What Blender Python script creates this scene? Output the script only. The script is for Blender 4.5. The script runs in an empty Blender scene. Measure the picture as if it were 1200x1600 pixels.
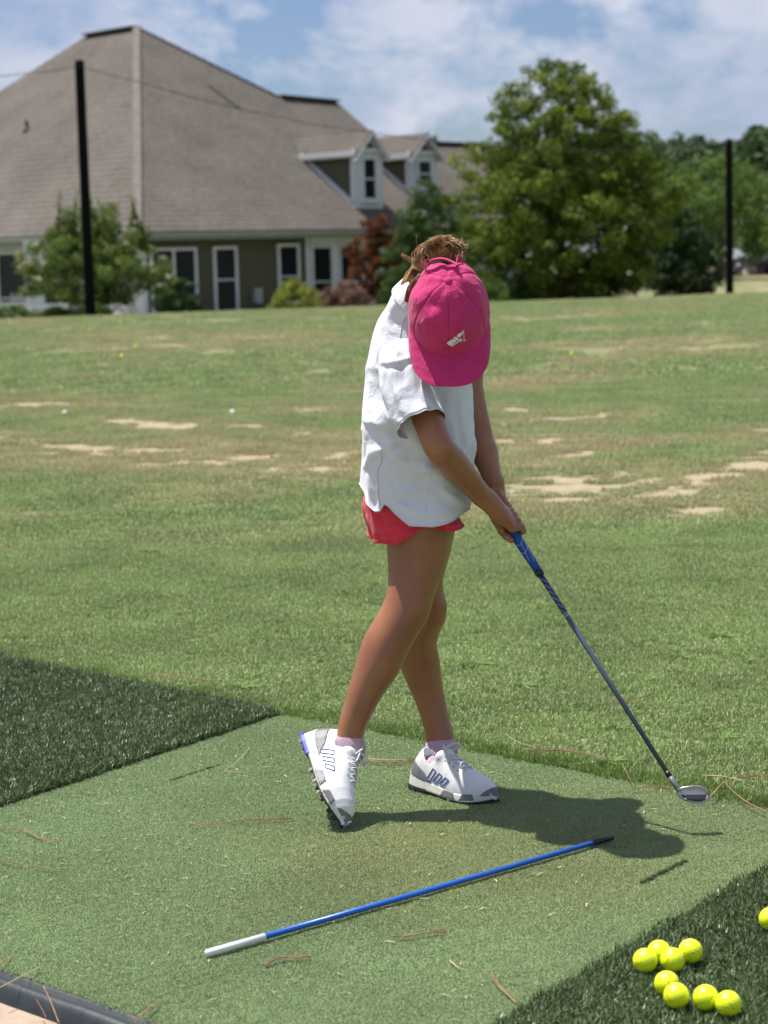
import bpy, bmesh, math, random
import numpy as np
from mathutils import Vector, Matrix
from math import sin, cos, pi, radians, atan, atan2, degrees, sqrt

random.seed(7); RNG = np.random.default_rng(7)
SC = bpy.context.scene; COL = SC.collection

# ------------------------------------------------------------------ camera
FPX, EYE, PITCH, ROLL = 3200.0, 1.25, atan(400/3200), 0.026
cF = np.array([0, cos(PITCH), -sin(PITCH)]); _U0 = np.array([0, sin(PITCH), cos(PITCH)]); _X = np.array([1., 0, 0])
cR = cos(ROLL)*_X - sin(ROLL)*_U0; cU = cos(ROLL)*_U0 + sin(ROLL)*_X
CAMP = np.array([0, 0, EYE])
cd = bpy.data.cameras.new('camera'); cam = bpy.data.objects.new('camera', cd); COL.objects.link(cam)
M = Matrix.Identity(4)
for i in range(3):
    M[i][0] = cR[i]; M[i][1] = cU[i]; M[i][2] = -cF[i]; M[i][3] = CAMP[i]
cam.matrix_world = M
cd.sensor_fit = 'VERTICAL'; cd.sensor_height = 24; cd.lens = 24*FPX/1600
cd.clip_start = 0.1; cd.clip_end = 2000
cd.dof.use_dof = True; cd.dof.focus_distance = 4.55; cd.dof.aperture_fstop = 3.9
SC.camera = cam

# ------------------------------------------------------------------ sun, sky, exposure
SHADOW = Vector((0.33, -0.21, -1.0)).normalized()          # direction the light travels
sun_el = math.asin(-SHADOW.z); sun_az = atan2(-SHADOW.x, -SHADOW.y)   # azimuth from +Y towards +X
w = bpy.data.worlds.new('World'); SC.world = w; w.use_nodes = True
nt = w.node_tree; nt.nodes.clear()
def N(nt, t, **kw):
    n = nt.nodes.new(t)
    for k, v in kw.items(): setattr(n, k, v)
    return n
out = N(nt, 'ShaderNodeOutputWorld'); bg = N(nt, 'ShaderNodeBackground'); bg.inputs[1].default_value = 0.053
sky = N(nt, 'ShaderNodeTexSky'); sky.sky_type = 'NISHITA'; sky.sun_disc = False
sky.sun_elevation = sun_el; sky.sun_rotation = sun_az; sky.air_density = 1.0; sky.dust_density = 0.6; sky.ozone_density = 1.6
geo = N(nt, 'ShaderNodeNewGeometry'); 
tc = N(nt, 'ShaderNodeTexCoord')
mp = N(nt, 'ShaderNodeMapping'); mp.inputs['Scale'].default_value = (1, 1, 1.7); mp.inputs['Location'].default_value = (0.37, 0.2, 0.03)
nt.links.new(tc.outputs['Generated'], mp.inputs[0])
n1 = N(nt, 'ShaderNodeTexNoise'); n1.inputs['Scale'].default_value = 11; n1.inputs['Detail'].default_value = 9; n1.inputs['Roughness'].default_value = 0.58; n1.inputs['Distortion'].default_value = 0.15
nt.links.new(mp.outputs[0], n1.inputs['Vector'])
r1 = N(nt, 'ShaderNodeValToRGB'); r1.color_ramp.elements[0].position = 0.41; r1.color_ramp.elements[1].position = 0.54
nt.links.new(n1.outputs['Fac'], r1.inputs[0])
n2 = N(nt, 'ShaderNodeTexNoise'); n2.inputs['Scale'].default_value = 14; n2.inputs['Detail'].default_value = 6
nt.links.new(mp.outputs[0], n2.inputs['Vector'])
r2 = N(nt, 'ShaderNodeValToRGB'); r2.color_ramp.elements[0].position = 0.35; r2.color_ramp.elements[0].color = (6.0, 6.8, 9.0, 1)
r2.color_ramp.elements[1].position = 0.66; r2.color_ramp.elements[1].color = (9.4, 9.6, 10.8, 1)
nt.links.new(n2.outputs['Fac'], r2.inputs[0])
tint = N(nt, 'ShaderNodeMix', data_type='RGBA', blend_type='MULTIPLY'); tint.inputs[0].default_value = 1.0
tint.inputs[7].default_value = (0.88, 0.96, 1.22, 1)
nt.links.new(sky.outputs[0], tint.inputs[6])
mx = N(nt, 'ShaderNodeMix', data_type='RGBA')
fm = N(nt, 'ShaderNodeMath', operation='MULTIPLY'); fm.inputs[1].default_value = 0.85
nt.links.new(r1.outputs[0], fm.inputs[0]); nt.links.new(fm.outputs[0], mx.inputs[0])
nt.links.new(tint.outputs[2], mx.inputs[6]); nt.links.new(r2.outputs[0], mx.inputs[7])
nt.links.new(mx.outputs[2], bg.inputs[0]); nt.links.new(bg.outputs[0], out.inputs[0])

sl = bpy.data.lights.new('sun', 'SUN'); sl.energy = 5.0; sl.angle = radians(0.53); sl.color = (1.0, 0.955, 0.88)
so = bpy.data.objects.new('sun', sl); COL.objects.link(so); so.rotation_euler = SHADOW.to_track_quat('-Z', 'Y').to_euler()
so.location = (-3, 2, 9)
vs = SC.view_settings
vs.view_transform = 'Standard'; vs.look = 'None'; vs.exposure = 0.60; vs.gamma = 1.0; vs.use_curve_mapping = False
SC.render.engine = 'CYCLES'
cy = SC.cycles; cy.use_denoising = True; cy.max_bounces = 6; cy.diffuse_bounces = 2; cy.glossy_bounces = 2; cy.transmission_bounces = 3
cy.transparent_max_bounces = 4; cy.sample_clamp_indirect = 6; cy.caustics_reflective = False; cy.caustics_refractive = False

# ------------------------------------------------------------------ measuring helpers
def ray(x, y): return cF*FPX + cR*(x-600) + cU*(800-y)
def P(x, y, Y):
    d = ray(x, y); return CAMP + d*(Y/d[1])
def G(x, y, z=0.0):
    d = ray(x, y); return CAMP + d*((z-EYE)/d[2])
def plane_hit(x, y, o, n):
    d = ray(x, y); return CAMP + d*(np.dot(np.array(o)-CAMP, n)/np.dot(d, n))
def proj(p):
    q = np.asarray(p, float) - CAMP
    c = q@cF; return 600 + FPX*(q@cR)/c, 800 - FPX*(q@cU)/c
def V(a): return Vector((float(a[0]), float(a[1]), float(a[2])))
def unit(a): a = np.asarray(a, float); return a/np.linalg.norm(a)

# ------------------------------------------------------------------ noise
_perm = np.random.default_rng(11).random((64, 64, 64)).astype(np.float32)
def vnoise(p):
    p = np.asarray(p, float); i = np.floor(p).astype(int); f = p - i; f = f*f*(3-2*f)
    r = 0
    for dx in (0, 1):
        wx = f[..., 0] if dx else 1-f[..., 0]
        for dy in (0, 1):
            wy = f[..., 1] if dy else 1-f[..., 1]
            for dz in (0, 1):
                wz = f[..., 2] if dz else 1-f[..., 2]
                r = r + wx*wy*wz*_perm[(i[..., 0]+dx) & 63, (i[..., 1]+dy) & 63, (i[..., 2]+dz) & 63]
    return r
def fbm(p, o=4):
    p = np.asarray(p, float); a, s, t = 0.5, 0, 0
    for k in range(o):
        s = s + a*vnoise(p + 17.3*k); t += a; p = p*2.03; a *= 0.5
    return s/t
def fb2(x, y, f=1.0, o=4, z=0.5): return fbm(np.stack([x*f, y*f, np.full_like(x, z)], -1), o)
def sstep(a, b, x): t = np.clip((x-a)/(b-a), 0, 1); return t*t*(3-2*t)

# ------------------------------------------------------------------ materials
def mat(name, base, rough=0.6, var=0.0, vscale=20, base2=None, bump=0.0, bscale=60, metal=0.0, spec=0.5, sss=0.0,
        sheen=0.0, coat=0.0, stretch=None, detail=4):
    m = bpy.data.materials.new(name); m.use_nodes = True; nt = m.node_tree; b = nt.nodes['Principled BSDF']
    b.inputs['Base Color'].default_value = (*base, 1); b.inputs['Roughness'].default_value = rough
    b.inputs['Metallic'].default_value = metal; b.inputs['Specular IOR Level'].default_value = spec
    if sss: b.inputs['Subsurface Weight'].default_value = sss; b.inputs['Subsurface Scale'].default_value = 0.01; b.inputs['Subsurface Radius'].default_value = (1, .35, .2)
    if sheen: b.inputs['Sheen Weight'].default_value = sheen
    if coat: b.inputs['Coat Weight'].default_value = coat; b.inputs['Coat Roughness'].default_value = .15
    g = N(nt, 'ShaderNodeTexCoord'); src = g.outputs['Object']
    if stretch:
        mpn = N(nt, 'ShaderNodeMapping'); mpn.inputs['Scale'].default_value = stretch; nt.links.new(src, mpn.inputs[0]); src = mpn.outputs[0]
    if base2 is None and var: base2 = tuple(c*(1-var) for c in base)
    if base2 is not None:
        n = N(nt, 'ShaderNodeTexNoise'); n.inputs['Scale'].default_value = vscale; n.inputs['Detail'].default_value = detail
        nt.links.new(src, n.inputs['Vector'])
        r = N(nt, 'ShaderNodeValToRGB'); r.color_ramp.elements[0].position = .35; r.color_ramp.elements[1].position = .65
        r.color_ramp.elements[0].color = (*base, 1); r.color_ramp.elements[1].color = (*base2, 1)
        nt.links.new(n.outputs['Fac'], r.inputs[0]); nt.links.new(r.outputs[0], b.inputs['Base Color'])
    if bump:
        n = N(nt, 'ShaderNodeTexNoise'); n.inputs['Scale'].default_value = bscale; n.inputs['Detail'].default_value = 5
        nt.links.new(src, n.inputs['Vector'])
        bp = N(nt, 'ShaderNodeBump'); bp.inputs['Strength'].default_value = bump; bp.inputs['Distance'].default_value = 0.01
        nt.links.new(n.outputs['Fac'], bp.inputs['Height']); nt.links.new(bp.outputs[0], b.inputs['Normal'])
    return m

def blade_mat(name, c0, c1, dry=(0.20, 0.17, 0.075), trans=0.35, rough=0.5, spec=0.3, patch=0.35, use_dry=True, c2=None):
    """grass / leaf material: colour between c0 and c1 by the mesh attribute 'tint', drier by instance attribute 'dry'"""
    m = bpy.data.materials.new(name); m.use_nodes = True; nt = m.node_tree; b = nt.nodes['Principled BSDF']
    b.inputs['Roughness'].default_value = rough; b.inputs['Specular IOR Level'].default_value = spec
    at = N(nt, 'ShaderNodeAttribute', attribute_name='tint')
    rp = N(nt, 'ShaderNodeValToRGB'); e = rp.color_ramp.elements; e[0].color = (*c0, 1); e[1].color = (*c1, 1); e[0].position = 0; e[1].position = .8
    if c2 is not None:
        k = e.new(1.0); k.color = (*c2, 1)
    nt.links.new(at.outputs['Fac'], rp.inputs[0]); colr = rp.outputs[0]
    if use_dry:
        ad = N(nt, 'ShaderNodeAttribute', attribute_name='dry', attribute_type='INSTANCER')
        mx = N(nt, 'ShaderNodeMix', data_type='RGBA'); mx.inputs[7].default_value = (*dry, 1)
        nt.links.new(ad.outputs['Fac'], mx.inputs[0]); nt.links.new(colr, mx.inputs[6]); colr = mx.outputs[2]
    if patch:
        gp = N(nt, 'ShaderNodeNewGeometry'); n = N(nt, 'ShaderNodeTexNoise'); n.inputs['Scale'].default_value = 2.2; n.inputs['Detail'].default_value = 5
        nt.links.new(gp.outputs['Position'], n.inputs['Vector'])
        mr = N(nt, 'ShaderNodeMapRange'); mr.inputs[1].default_value = .3; mr.inputs[2].default_value = .7; mr.inputs[3].default_value = 1-patch; mr.inputs[4].default_value = 1+patch
        nt.links.new(n.outputs['Fac'], mr.inputs[0])
        mm = N(nt, 'ShaderNodeMix', data_type='RGBA', blend_type='MULTIPLY'); mm.inputs[0].default_value = 1
        nt.links.new(colr, mm.inputs[6]); nt.links.new(mr.outputs[0], mm.inputs[7]); colr = mm.outputs[2]
    nt.links.new(colr, b.inputs['Base Color'])
    t = N(nt, 'ShaderNodeBsdfTranslucent'); ms = N(nt, 'ShaderNodeMixShader'); ms.inputs[0].default_value = trans
    nt.links.new(colr, t.inputs[0]); nt.links.new(b.outputs[0], ms.inputs[1]); nt.links.new(t.outputs[0], ms.inputs[2])
    nt.links.new(ms.outputs[0], nt.nodes['Material Output'].inputs[0])
    return m

def add_bump(m, scale, dist, strength=1.0, stretch=(1, 1, 1), distortion=0., detail=3):
    nt = m.node_tree; b = nt.nodes['Principled BSDF']; g = N(nt, 'ShaderNodeTexCoord'); mp = N(nt, 'ShaderNodeMapping'); mp.inputs['Scale'].default_value = stretch
    n = N(nt, 'ShaderNodeTexNoise'); n.inputs['Scale'].default_value = scale; n.inputs['Detail'].default_value = detail; n.inputs['Distortion'].default_value = distortion
    bp = N(nt, 'ShaderNodeBump'); bp.inputs['Strength'].default_value = strength; bp.inputs['Distance'].default_value = dist
    nt.links.new(g.outputs['Object'], mp.inputs[0]); nt.links.new(mp.outputs[0], n.inputs['Vector']); nt.links.new(n.outputs['Fac'], bp.inputs['Height'])
    if b.inputs['Normal'].links: nt.links.new(b.inputs['Normal'].links[0].from_socket, bp.inputs['Normal'])
    nt.links.new(bp.outputs[0], b.inputs['Normal'])
# ------------------------------------------------------------------ object helpers
def mesh_obj(name, verts, faces, m=None, parent=None, smooth=False, attrs=None):
    me = bpy.data.meshes.new(name)
    me.from_pydata([tuple(map(float, v)) for v in verts] if not isinstance(verts, np.ndarray) else verts.tolist(), [], faces if not isinstance(faces, np.ndarray) else faces.tolist())
    if smooth: me.shade_smooth()
    if attrs:
        for k, a in attrs.items():
            at = me.attributes.new(k, 'FLOAT', 'POINT'); at.data.foreach_set('value', np.asarray(a, np.float32))
    if m: me.materials.append(m)
    me.update()
    return link(name, me, parent)
def link(name, me, parent=None):
    o = bpy.data.objects.new(name, me); COL.objects.link(o)
    if parent: o.parent = parent
    return o
def bm_obj(name, bm, m=None, parent=None, smooth=False):
    me = bpy.data.meshes.new(name); bmesh.ops.recalc_face_normals(bm, faces=bm.faces[:]); bm.to_mesh(me); bm.free()
    if smooth: me.shade_smooth()
    if m: me.materials.append(m)
    return link(name, me, parent)
def empty(name, loc, label, cat, group=None):
    o = bpy.data.objects.new(name, None); COL.objects.link(o); o.location = V(loc); o.empty_display_size = .1
    tag(o, label, cat, group); return o
def tag(o, label=None, cat=None, group=None, kind=None):
    if label: o['label'] = label
    if cat: o['category'] = cat
    if group: o['group'] = group
    if kind: o['kind'] = kind
    return o
def adopt(child, parent):
    """parent a world-space mesh to a moved empty, keeping where it stands"""
    bpy.context.view_layer.update()
    child.parent = parent; child.matrix_parent_inverse = parent.matrix_world.inverted(); return child
class PM:
    """collects shapes in world space and links them as one mesh"""
    def __init__(s): s.v = []; s.f = []
    def add(s, vs, fs):
        o = len(s.v); s.v += [tuple(map(float, v)) for v in vs]; s.f += [tuple(i+o for i in f) for f in fs]; return s
    def box(s, c, ex, ey, ez):
        c, ex, ey, ez = map(lambda q: np.asarray(q, float), (c, ex, ey, ez))
        vs = [c+sx*ex+sy*ey+sz*ez for sz in (-1, 1) for sy in (-1, 1) for sx in (-1, 1)]
        return s.add(vs, [(0, 2, 3, 1), (4, 5, 7, 6), (0, 1, 5, 4), (2, 6, 7, 3), (0, 4, 6, 2), (1, 3, 7, 5)])
    def bar(s, a, b, w, h, up=(0, 0, 1)):
        a = np.asarray(a, float); b = np.asarray(b, float); d = b-a; L = np.linalg.norm(d); d = d/L
        x = np.cross(d, up); x = x/np.linalg.norm(x); u = np.cross(x, d)
        return s.box((a+b)/2, d*L/2, x*w/2, u*h/2)
    def prism(s, poly, n):
        """polygon (list of points) extruded along n"""
        poly = [np.asarray(q, float) for q in poly]; n = np.asarray(n, float); k = len(poly)
        return s.add(poly+[q+n for q in poly], [tuple(range(k))[::-1], tuple(range(k, 2*k))]+[(i, (i+1) % k, k+(i+1) % k, k+i) for i in range(k)])
    def tube(s, pts, rad, n=8, caps=True):
        pts = [np.asarray(q, float) for q in pts]; k = len(pts)
        rad = [rad]*k if np.isscalar(rad) else rad
        x = None; vs = []
        for i, p in enumerate(pts):
            t = unit(pts[min(i+1, k-1)]-pts[max(i-1, 0)])
            if x is None:
                x = np.cross(t, (0, 0, 1)); x = unit(x) if np.linalg.norm(x) > 1e-3 else np.array([1., 0, 0])
            x = unit(x - t*np.dot(x, t)); y = np.cross(t, x)
            vs += [p + rad[i]*(cos(2*pi*j/n)*x + sin(2*pi*j/n)*y) for j in range(n)]
        fs = [(i*n+j, i*n+(j+1) % n, (i+1)*n+(j+1) % n, (i+1)*n+j) for i in range(k-1) for j in range(n)]
        if caps: fs += [tuple(range(n))[::-1], tuple(range((k-1)*n, k*n))]
        return s.add(vs, fs)
    def build(s, name, m, parent=None, smooth=False, adoptto=None):
        o = mesh_obj(name, s.v, s.f, m, parent, smooth)
        bm = bmesh.new(); bm.from_mesh(o.data); bmesh.ops.recalc_face_normals(bm, faces=bm.faces[:]); bm.to_mesh(o.data); bm.free()
        if smooth: o.data.shade_smooth()
        if adoptto: adopt(o, adoptto)
        return o
def bevel(o, w=.004, seg=2):
    md = o.modifiers.new('bevel', 'BEVEL'); md.width = w; md.segments = seg; md.limit_method = 'ANGLE'; return o

# instances through a geometry-node group: points mesh with attributes rot, scl, pick, dry
HID = bpy.data.collections.new('hidden_sources')
def gn_scatter(name, pts, rot, scl, sources, dry=None, tilt=None):
    col = bpy.data.collections.new(name+'_sources')
    for o in sources:
        col.objects.link(o)
    me = bpy.data.meshes.new(name); me.vertices.add(len(pts)); me.vertices.foreach_set('co', np.asarray(pts, np.float32).ravel())
    for k, a in (('rot', rot), ('scl', scl), ('dry', dry if dry is not None else np.zeros(len(pts)))):
        at = me.attributes.new(k, 'FLOAT', 'POINT'); at.data.foreach_set('value', np.asarray(a, np.float32))
    at = me.attributes.new('pick', 'INT', 'POINT'); at.data.foreach_set('value', RNG.integers(0, len(sources), len(pts)).astype(np.int32))
    for o in sources:
        for ms in o.data.materials:
            if ms and ms.name not in [q.name for q in me.materials if q]: me.materials.append(ms)
    ob = link(name, me)
    g = bpy.data.node_groups.new(name+'_nodes', 'GeometryNodeTree')
    g.interface.new_socket('Geometry', in_out='INPUT', socket_type='NodeSocketGeometry'); g.interface.new_socket('Geometry', in_out='OUTPUT', socket_type='NodeSocketGeometry')
    gi = N(g, 'NodeGroupInput'); go = N(g, 'NodeGroupOutput')
    ci = N(g, 'GeometryNodeCollectionInfo'); ci.inputs[0].default_value = col; ci.inputs['Separate Children'].default_value = True; ci.inputs['Reset Children'].default_value = True
    ip = N(g, 'GeometryNodeInstanceOnPoints'); ip.inputs['Pick Instance'].default_value = True
    m2p = N(g, 'GeometryNodeMeshToPoints')
    def na(nm, t):
        n = N(g, 'GeometryNodeInputNamedAttribute', data_type=t); n.inputs[0].default_value = nm
        return [o for o in n.outputs if o.enabled and o.name == 'Attribute'][0]
    cx = N(g, 'ShaderNodeCombineXYZ'); g.links.new(na('rot', 'FLOAT'), cx.inputs[2])
    g.links.new(gi.outputs[0], m2p.inputs[0]); g.links.new(m2p.outputs[0], ip.inputs['Points'])
    g.links.new(ci.outputs[0], ip.inputs['Instance']); g.links.new(cx.outputs[0], ip.inputs['Rotation'])
    g.links.new(na('scl', 'FLOAT'), ip.inputs['Scale']); g.links.new(na('pick', 'INT'), ip.inputs['Instance Index'])
    g.links.new(ip.outputs[0], go.inputs[0])
    md = ob.modifiers.new('scatter', 'NODES'); md.node_group = g
    return ob
def blade_tile(name, size, n, L, Wd, lean, m, curl=0.4, tint=None, zj=0.0):
    """a square patch of n grass blades, each a bent tapering strip"""
    b = RNG.random((n, 2))*size - size/2; a = RNG.random(n)*2*pi; le = L*(.6+.6*RNG.random(n)); wd = Wd*(.7+.6*RNG.random(n))
    ln = lean*np.abs(RNG.normal(.5, .5, n)); ti = RNG.random(n) if tint is None else tint(n)
    dx = np.stack([np.cos(a), np.sin(a)], 1); sx = np.stack([-np.sin(a+RNG.normal(0, .6, n)), np.cos(a)], 1)
    vs = []; 
    l1 = ln*.45; h1 = np.cos(l1)*le*.55; o1 = np.sin(l1)*le*.55
    l2 = ln*(1+curl); h2 = h1+np.cos(np.minimum(l2, 1.5))*le*.45; o2 = o1+np.sin(l2)*le*.45
    base = np.concatenate([b, (RNG.random((n, 1))-.5)*zj], 1)
    def at(o, h, s): return base + np.concatenate([dx*o[:, None]+sx*(s*wd/2)[:, None], h[:, None]], 1)
    z = np.zeros(n); one = np.ones(n)
    v = np.stack([at(z, z, -one), at(z, z, one), at(o1, h1, .85*one), at(o1, h1, -.85*one), at(o2, h2, z)], 1).reshape(-1, 3)
    f = []
    for i in range(n): k = 5*i; f += [(k, k+1, k+2, k+3), (k+3, k+2, k+4)]
    me = bpy.data.meshes.new(name); me.from_pydata(v.tolist(), [], f); me.materials.append(m)
    at_ = me.attributes.new('tint', 'FLOAT', 'POINT'); at_.data.foreach_set('value', np.repeat(ti, 5).astype(np.float32))
    return bpy.data.objects.new(name, me)
def in_poly(p, poly):
    x, y = p[:, 0], p[:, 1]; c = np.zeros(len(p), bool); n = len(poly)
    for i in range(n):
        x1, y1 = poly[i][:2]; x2, y2 = poly[(i+1) % n][:2]
        cond = ((y1 > y) != (y2 > y)); 
        with np.errstate(divide='ignore', invalid='ignore'):
            c ^= cond & (x < (x2-x1)*(y-y1)/(y2-y1+1e-12)+x1)
    return c
def jitter_grid(lo, hi, st):
    xs = np.arange(lo[0], hi[0], st); ys = np.arange(lo[1], hi[1], st); g = np.stack(np.meshgrid(xs, ys), -1).reshape(-1, 2)
    return g + (RNG.random(g.shape)-.5)*st
def line_isect(a, b, c, d):
    a, b, c, d = [np.array(q[:2], float) for q in (a, b, c, d)]
    r = b-a; s = d-c; t = ((c-a)[0]*s[1]-(c-a)[1]*s[0])/(r[0]*s[1]-r[1]*s[0]); return a+t*r
# ================================================================== GROUND
A0 = G(440, 1117)[:2]; B0 = G(1200, 1265)[:2]; LE = G(0, 1263)[:2]; RE0 = G(1200, 1360)[:2]; RE1 = G(790, 1600)[:2]
FR0 = G(0, 1515)[:2]; FR1 = G(240, 1597)[:2]
e1 = (B0-A0)/np.linalg.norm(B0-A0)
nb = np.array([-e1[1], e1[0]]); nb = nb if nb[1] > 0 else -nb          # points away from the camera
def back_d(x, y): return (x-A0[0])*nb[0] + (y-A0[1])*nb[1]
BR = line_isect(A0, B0, RE0, RE1); FL = line_isect(A0, LE, FR0, FR1); FRc = line_isect(RE0, RE1, FR0, FR1)
nf = np.array([(FR1-FR0)[1], -(FR1-FR0)[0]]); nf = nf/np.linalg.norm(nf); nf = nf if nf[1] < 0 else -nf
def front_d(x, y): return (x-FR0[0])*nf[0] + (y-FR0[1])*nf[1]        # >0 outside the bay towards the camera
def crest(x): return 51 + .37*x
def terrain_z(x, y):
    z = -0.6*sstep(0, 14, y-crest(np.clip(x, -25, 25)))
    z = z + .02*(fb2(x, y, .6, 3)-.5)*sstep(6, 12, y)
    d = back_d(x, y); z = z + (-.07)*sstep(.03, -.03, d)
    return z - .006

# bare, scuffed strips on the lawn: (px, py, half width, half height, slant)
BARE = [(250, 665, 75, 10, 0), (60, 632, 120, 8, 0), (205, 658, 60, 7, 0), (30, 690, 90, 9, 0), (120, 700, 110, 9, -.02), (310, 718, 130, 11, -.03), (230, 703, 60, 8, 0),
        (480, 735, 110, 12, -.1), (520, 715, 60, 8, -.15), (460, 740, 80, 8, 0), (560, 700, 60, 8, -.2), (390, 712, 60, 6, 0),
        (850, 765, 95, 20, -.10), (870, 768, 80, 14, -.05), (930, 748, 80, 8, -.16), (820, 770, 50, 14, -.05), (1000, 753, 60, 6, -.16), (880, 780, 70, 7, -.08),
        (890, 712, 60, 7, -.2), (860, 690, 50, 6, -.1), (800, 660, 70, 6, -.1), (900, 653, 60, 6, -.1), (970, 655, 40, 6, -.2), (860, 655, 60, 4, 0),
        (1120, 745, 110, 12, -.22), (1180, 722, 60, 12, -.25), (1060, 768, 70, 7, -.15), (1150, 790, 90, 8, -.1), (1190, 673, 40, 4, 0), 
        (1030, 543, 90, 5, 0), (960, 558, 45, 4, 0), (1100, 535, 90, 4, 0), (830, 595, 60, 5, -.05), 
        (400, 527, 70, 5, 0), (210, 527, 70, 4, 0), (300, 540, 120, 4, 0), (480, 637, 60, 6, 0), (385, 667, 40, 5, 0), (780, 690, 50, 6, 0), (790, 640, 40, 5, 0), (470, 678, 30, 4, 0)]
def bare_dry(x, y):
    x = np.asarray(x, float); y = np.asarray(y, float)
    pts = np.stack([x, y, np.zeros_like(x)], -1); q = pts-CAMP; c = np.maximum(q@cF, .5)
    px = 600+FPX*(q@cR)/c; py = 800-FPX*(q@cU)/c
    s = np.zeros_like(x); wide = np.zeros_like(x)
    for bx, by, hw, hh, sl_ in BARE:
        dx = (px-bx)/hw; dy = (py-by-sl_*(px-bx))/hh
        g = np.exp(-(dx*dx+dy*dy)); s = np.maximum(s, g*(1.3 if bx > 760 and by > 680 else .78 if by < 600 else 1.0)); wide = np.maximum(wide, np.exp(-(dx*dx+dy*dy)/5))
    n = .50*fb2(x*1.1-.3*y, y*5.5+1.2*x, 1.5, 3, 1.7)+.32*fb2(x*2.0, y*5.0+.6*x, 3.2, 3, 5.2)+.18*fb2(x, y, 14, 2, 3.1)
    bare = sstep(.38, .72, s*.60+3.0*(n-.5)*(.35+s)+.12)
    dry = np.clip(.85*wide*(.4+n) + .55*sstep(.5, .72, fb2(x, y, .9, 4, 9.1))*sstep(7, 12, y) + .35*sstep(30, 50, y)*fb2(x, y, .5, 3, 2), 0, .9)
    far = sstep(.55, .72, fb2(x*.45, y, .7, 5, 21.))*sstep(14, 24, y)*.45+.25*sstep(.46, .60, fb2(x*.3, y, .5, 4, 4.))*sstep(36, 50, y)
    return np.maximum(bare, far), dry

m_ground = bpy.data.materials.new('lawn_ground'); m_ground.use_nodes = True
def _ground_nodes(m):
    nt = m.node_tree; b = nt.nodes['Principled BSDF']; b.inputs['Roughness'].default_value = .9; b.inputs['Specular IOR Level'].default_value = .1
    gp = N(nt, 'ShaderNodeNewGeometry')
    n = N(nt, 'ShaderNodeTexNoise'); n.inputs['Scale'].default_value = 2.2; n.inputs['Detail'].default_value = 9; n.inputs['Roughness'].default_value = .65; nt.links.new(gp.outputs['Position'], n.inputs['Vector'])
    r = N(nt, 'ShaderNodeValToRGB'); e = r.color_ramp.elements; e[0].position = .34; e[0].color = (.085, .12, .045, 1); e[1].position = .66; e[1].color = (.125, .16, .064, 1)
    nt.links.new(n.outputs['Fac'], r.inputs[0])
    ad = N(nt, 'ShaderNodeAttribute', attribute_name='dry'); ab = N(nt, 'ShaderNodeAttribute', attribute_name='bare')
    m1 = N(nt, 'ShaderNodeMix', data_type='RGBA'); m1.inputs[7].default_value = (.21, .185, .10, 1); nt.links.new(ad.outputs['Fac'], m1.inputs[0]); nt.links.new(r.outputs[0], m1.inputs[6])
    n3 = N(nt, 'ShaderNodeTexNoise'); n3.inputs['Scale'].default_value = 30; n3.inputs['Detail'].default_value = 4; nt.links.new(gp.outputs['Position'], n3.inputs['Vector'])
    r3 = N(nt, 'ShaderNodeValToRGB'); r3.color_ramp.elements[0].color = (.25, .195, .13, 1); r3.color_ramp.elements[1].color = (.40, .34, .24, 1); nt.links.new(n3.outputs['Fac'], r3.inputs[0])
    m2 = N(nt, 'ShaderNodeMix', data_type='RGBA'); nt.links.new(ab.outputs['Fac'], m2.inputs[0]); nt.links.new(m1.outputs[2], m2.inputs[6]); nt.links.new(r3.outputs[0], m2.inputs[7])
    nt.links.new(m2.outputs[2], b.inputs['Base Color'])
    nb_ = N(nt, 'ShaderNodeTexNoise'); nb_.inputs['Scale'].default_value = 14; nb_.inputs['Detail'].default_value = 8; nt.links.new(gp.outputs['Position'], nb_.inputs['Vector'])
    bp = N(nt, 'ShaderNodeBump'); bp.inputs['Strength'].default_value = .7; bp.inputs['Distance'].default_value = .05
    nt.links.new(nb_.outputs['Fac'], bp.inputs['Height']); nt.links.new(bp.outputs[0], b.inputs['Normal'])
_ground_nodes(m_ground)
# one sheet: rows by distance, columns dense towards the middle
rows = np.concatenate([np.array([-60, -30, -10, -3, 0, 1.5, 2.5]), 3.0*np.exp(np.linspace(0, math.log(70/3.0), 900)), np.array([75, 85, 100, 130, 170, 230, 320, 480, 800, 1500])])
sl_ = np.concatenate([-np.array([40, 12, 5, 2.5, 1.4, .8, .55, .42, .35]), np.linspace(-.3, .3, 400), np.array([.35, .42, .55, .8, 1.4, 2.5, 5, 12, 40])])
gx = np.outer(np.maximum(rows, 3.0), sl_); gy = np.repeat(rows[:, None], len(sl_), 1)
# keep a crisp edge where the lawn meets the bay
gz = terrain_z(gx, gy)
bb, dd = bare_dry(gx, gy)
bb = bb*(np.abs(sl_)[None, :] < .5)
R_, C_ = gx.shape; idx = np.arange(R_*C_).reshape(R_, C_)
fq = np.stack([idx[:-1, :-1], idx[:-1, 1:], idx[1:, 1:], idx[1:, :-1]], -1).reshape(-1, 4)
lawn = mesh_obj('lawn', np.stack([gx, gy, gz], -1).reshape(-1, 3), fq, m_ground, smooth=True, attrs={'bare': bb.ravel(), 'dry': dd.ravel()})
tag(lawn, 'wide green practice lawn with bare tan scuffed strips', kind='structure')

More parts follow.
